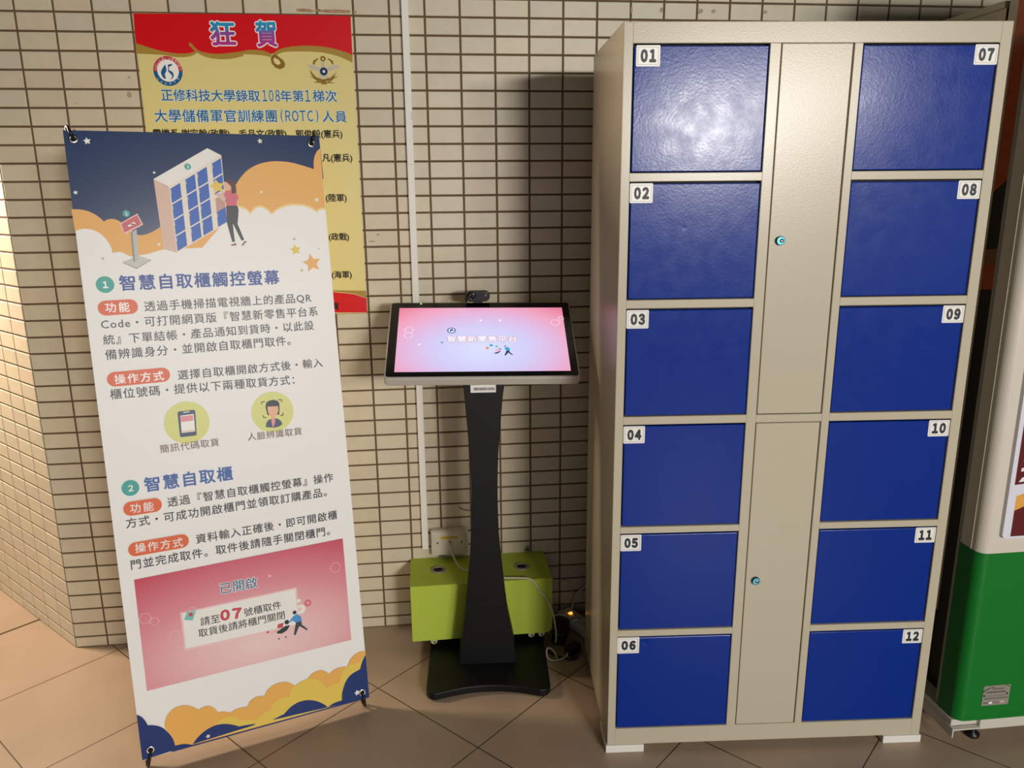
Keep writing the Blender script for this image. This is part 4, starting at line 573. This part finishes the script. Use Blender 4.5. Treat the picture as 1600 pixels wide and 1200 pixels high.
mb.add([(1.5695, -.6215, 1.44), (1.5695, -.7080, 1.50), (1.5695, -.7080, 1.99), (1.5695, -.6215, 1.99)], [[0, 1, 2, 3]], gl, T=VT); mb.add([(1.5695, -.6215, .10), (1.5695, -.7080, .10), (1.5695, -.7080, 1.50), (1.5695, -.6215, 1.44)], [[0, 1, 2, 3]], gk, T=VT)
mb.add([(1.5692, -.6215, 1.26), (1.5692, -.7080, 1.28), (1.5692, -.7080, 1.31), (1.5692, -.6215, 1.30)], [[0, 1, 2, 3]], mat('side_graphic_tan', '8A5A3A', .3), T=VT); mb.add([(1.5692, -.6215, 1.20), (1.5692, -.7080, 1.21), (1.5692, -.7080, 1.28), (1.5692, -.6215, 1.26)], [[0, 1, 2, 3]], gl, T=VT)
sd = mb.build('side_graphic', vm); sd['label'] = 'orange and dark printed strip down the side, shadow painted into the dark part'
# light panel with printed advert on the door
ap = MB(); ap.prism(rrect(1.5745, 2.12, .6030, 1.70, .012), 0, .010, mat('panel_white', 'D9DAE4', .3), VT @ T_at(0, -.80, 0) @ UP)
T = VT @ T_at(0, -.8102, 0) @ UP
mar = mat('advert_maroon', '5E1B22', .3); ora = mat('advert_orange', 'E0A24A', .3); wht = mat('advert_white', 'E9E6EA', .3)
ap.flat([(1.5865, .745), (2.10, .79), (2.10, 1.66), (1.5865, 1.66)], 0, mar, T); ap.flat([(1.596, .6085), (2.10, .6085), (2.10, .70), (1.75, .71), (1.66, .705), (1.596, .677)], 0, mar, T)
ap.flat([(1.596, .677), (1.66, .705), (1.75, .71), (1.75, .748), (1.66, .737), (1.596, .715)], .0002, ora, T)
for p in ([(1.5955, .752), (1.604, .764), (1.66, .77), (1.66, .757)], [(1.598, .779), (1.66, .788), (1.66, .797), (1.598, .788)], [(1.601, .814), (1.607, .815), (1.607, .806), (1.601, .805)], [(1.592, .942), (1.606, .965), (1.62, .965), (1.605, .942)], [(1.587, 1.02), (1.60, 1.02), (1.60, 1.045), (1.587, 1.04)]): ap.flat(p, .0003, wht, T)
apo = ap.build('advert_panel', vm)
mb = MB(); T = VT @ T_at(1.595, -.8012, .1190) @ UP
sl = mat('plate_silver', 'A9A396', .35, metal=.4); mb.flat([(0, 0), (.076, 0), (.076, .0595), (0, .0595)], .0008, sl, T); mb.prism([(0, 0), (.076, 0), (.076, .0595), (0, .0595)], 0, .0006, sl, T)
gy = mat('plate_ink', '4C4542', .5)
for y, x0, x1, h, dash in ((.0475, .026, .058, .0035, .0042), (.0375, .010, .060, .0045, .0055), (.0275, .014, .062, .0015, .0030), (.0195, .006, .068, .0030, .0062), (.0065, .004, .018, .0030, .0030), (.0065, .032, .048, .0018, .0026)):
    x = x0
    while x < x1: mb.flat([(x, y), (x+dash*.72, y), (x+dash*.72, y+h), (x, y+h)], .0010, gy, T); x += dash
mb.flat(rrect(.020, .030, .005, .0105, .002), .0010, M_LABELW, T); mb.flat(rrect(.0515, .064, .0065, .012, .002), .0010, mat('plate_pink', 'D8A8A8', .4), T); mb.flat([(.05, .0575), (.065, .0565), (.074, .0515), (.074, .0545), (.068, .0582)], .0010, gy, T); mb.flat([(.0, .040), (.008, .046), (.02, .052), (.03, .053), (.03, .056), (.014, .053), (.0, .045)], .0010, gy, T)
for x, y in ((.0045, .030), (.0685, .033)): mb.flat([(x+.003*math.cos(2*PI*q/12), y+.003*math.sin(2*PI*q/12)) for q in range(12)], .0010, mat('rivet', '2A2422', .5), T)
tag(mb.build('certification_plate', gp), 'small silver data plate')
wm = mat('base_white_metal', 'C9C4B8', .4)
mb = MB(); mb.box(1.5250, 2.20, -.790, -.05, .0555, .0740, wm, .002, T=VT); mb.box(1.60, 2.20, -.8015, -.788, .046, .0750, wm, .002, T=VT)
mb.box(1.5250, 1.604, -.8035, -.787, .050, .0540, wm, .001, T=VT)
mb.box(1.5225, 1.5265, -.803, -.12, .0285, .0560, wm, .0015, T=VT); mb.build('base_tray', vm)
for x, y in ((1.612, -.765), (2.15, -.765), (1.60, -.10), (2.15, -.10)):
    mb = MB(); mb.lathe([(0, 0), (.016, 0), (.018, .004), (.018, .010), (.007, .014), (.007, .056), (0, .056)], M_BLACKPL, 18, VT @ T_at(x, y, 0)); mb.build('levelling_foot', vm)

# ------------------------------------------------------------------ cables and adapters in the dark corner
ps = empty('power_strip', (.665, -.12, 0), 'white power strip with a glowing orange switch on the floor beside the locker', 'power strip', math.radians(-63))
mb = MB(); mb.box(-.11, .11, -.026, .026, .002, .036, M_WHITEPL, .006); pb_ = mb.build('strip_body', ps)
mb = MB(); mb.box(-.074, -.062, -.007, .007, .0355, .0395, mat('switch_glow', 'FF9A3A', .4, emit=2.5), .002); tag(mb.build('switch', pb_), 'glowing orange rocker switch')
for x in (-.03, .015, .06):
    mb = MB(); mb.box(x-.012, x+.012, -.012, .012, .0362, .0366, M_CREAMPL); 
    for q in (-.004, .004): mb.box(x+q-.001, x+q+.001, -.004, .004, .0366, .0369, M_INK)
    mb.build('outlet', pb_)
ad = empty('power_adapter', (.584, -.148, 0), 'black power adapter lying on the floor right of the lime green box', 'adapter', math.radians(70))
mb = MB(); mb.box(-.050, .050, -.022, .022, .002, .046, M_BLACKPL, .006); mb.build('adapter_body', ad)
mb = MB(); mb.tube([(.048, 0, .02), (.060, .006, .014), (.066, .02, .006), (.06, .04, .005)], .0035, M_BLACKPL); mb.build('lead', ad)
pl = empty('black_plug', (.607, -.242, 0), 'black plug lying on the floor nearest the front of the locker side', 'plug', math.radians(38))
mb = MB(); mb.box(-.026, .026, -.017, .017, .002, .034, M_BLACKPL, .007); mb.build('plug_body', pl)
mb = MB()
for y in (-.006, .006): mb.box(.025, .040, y-.003, y+.003, .015, .0165, M_CHROME)
mb.build('prong', pl)
mb = MB(); mb.tube([(-.025, 0, .014), (-.040, -.004, .008), (-.062, .004, .004), (-.080, .018, .004), (-.084, .036, .012), (-.070, .046, .030), (-.055, .038, .022), (-.055, .022, .006), (-.066, .008, .0045)], .0026, M_CORDW); tag(mb.build('lead', pl), 'coiled pale lead')
mb = MB(); mb.tube([(.526, -.215, .0042), (.536, -.238, .0042), (.552, -.252, .0042), (.570, -.268, .0042), (.598, -.280, .0042), (.618, -.272, .0042)], .0036, M_BLACKPL)
tag(mb.build('black_cable'), 'short black cable curving on the floor between the kiosk base and the black plug', 'cable')
mb = MB(); mb.tube([(.700, -.035, .128), (.672, -.03, .105), (.652, -.035, .082), (.640, -.055, .055), (.642, -.07, .045), (.648, -.080, .042)], .0034, M_CORDW)
tag(mb.build('thick_white_cord'), 'thick white cord dropping from behind the locker to the power strip', 'cord')
mb = MB(); mb.tube([(.555, -.004, .143), (.585, -.004, .139), (.615, -.005, .133), (.645, -.006, .122), (.648, -.012, .10), (.632, -.018, .062), (.600, -.03, .030), (.575, -.06, .02)], .0012, M_CREAMPL, 6)
tag(mb.build('thin_wire'), 'thin pale wire looping against the tiles right of the lime green box', 'wire')
mb = MB(); mb.tube([(.560, -.095, .052), (.590, -.090, .053), (.615, -.10, .050), (.632, -.112, .0455)], .0032, M_CORDW)
mb.box(-.012, .012, -.008, .008, -.006, .006, M_CREAMPL, .002, T=T_at(.637, -.1135, .045)); tag(mb.build('short_white_lead'), 'short white lead lying across the black adapter into the power strip', 'cord')
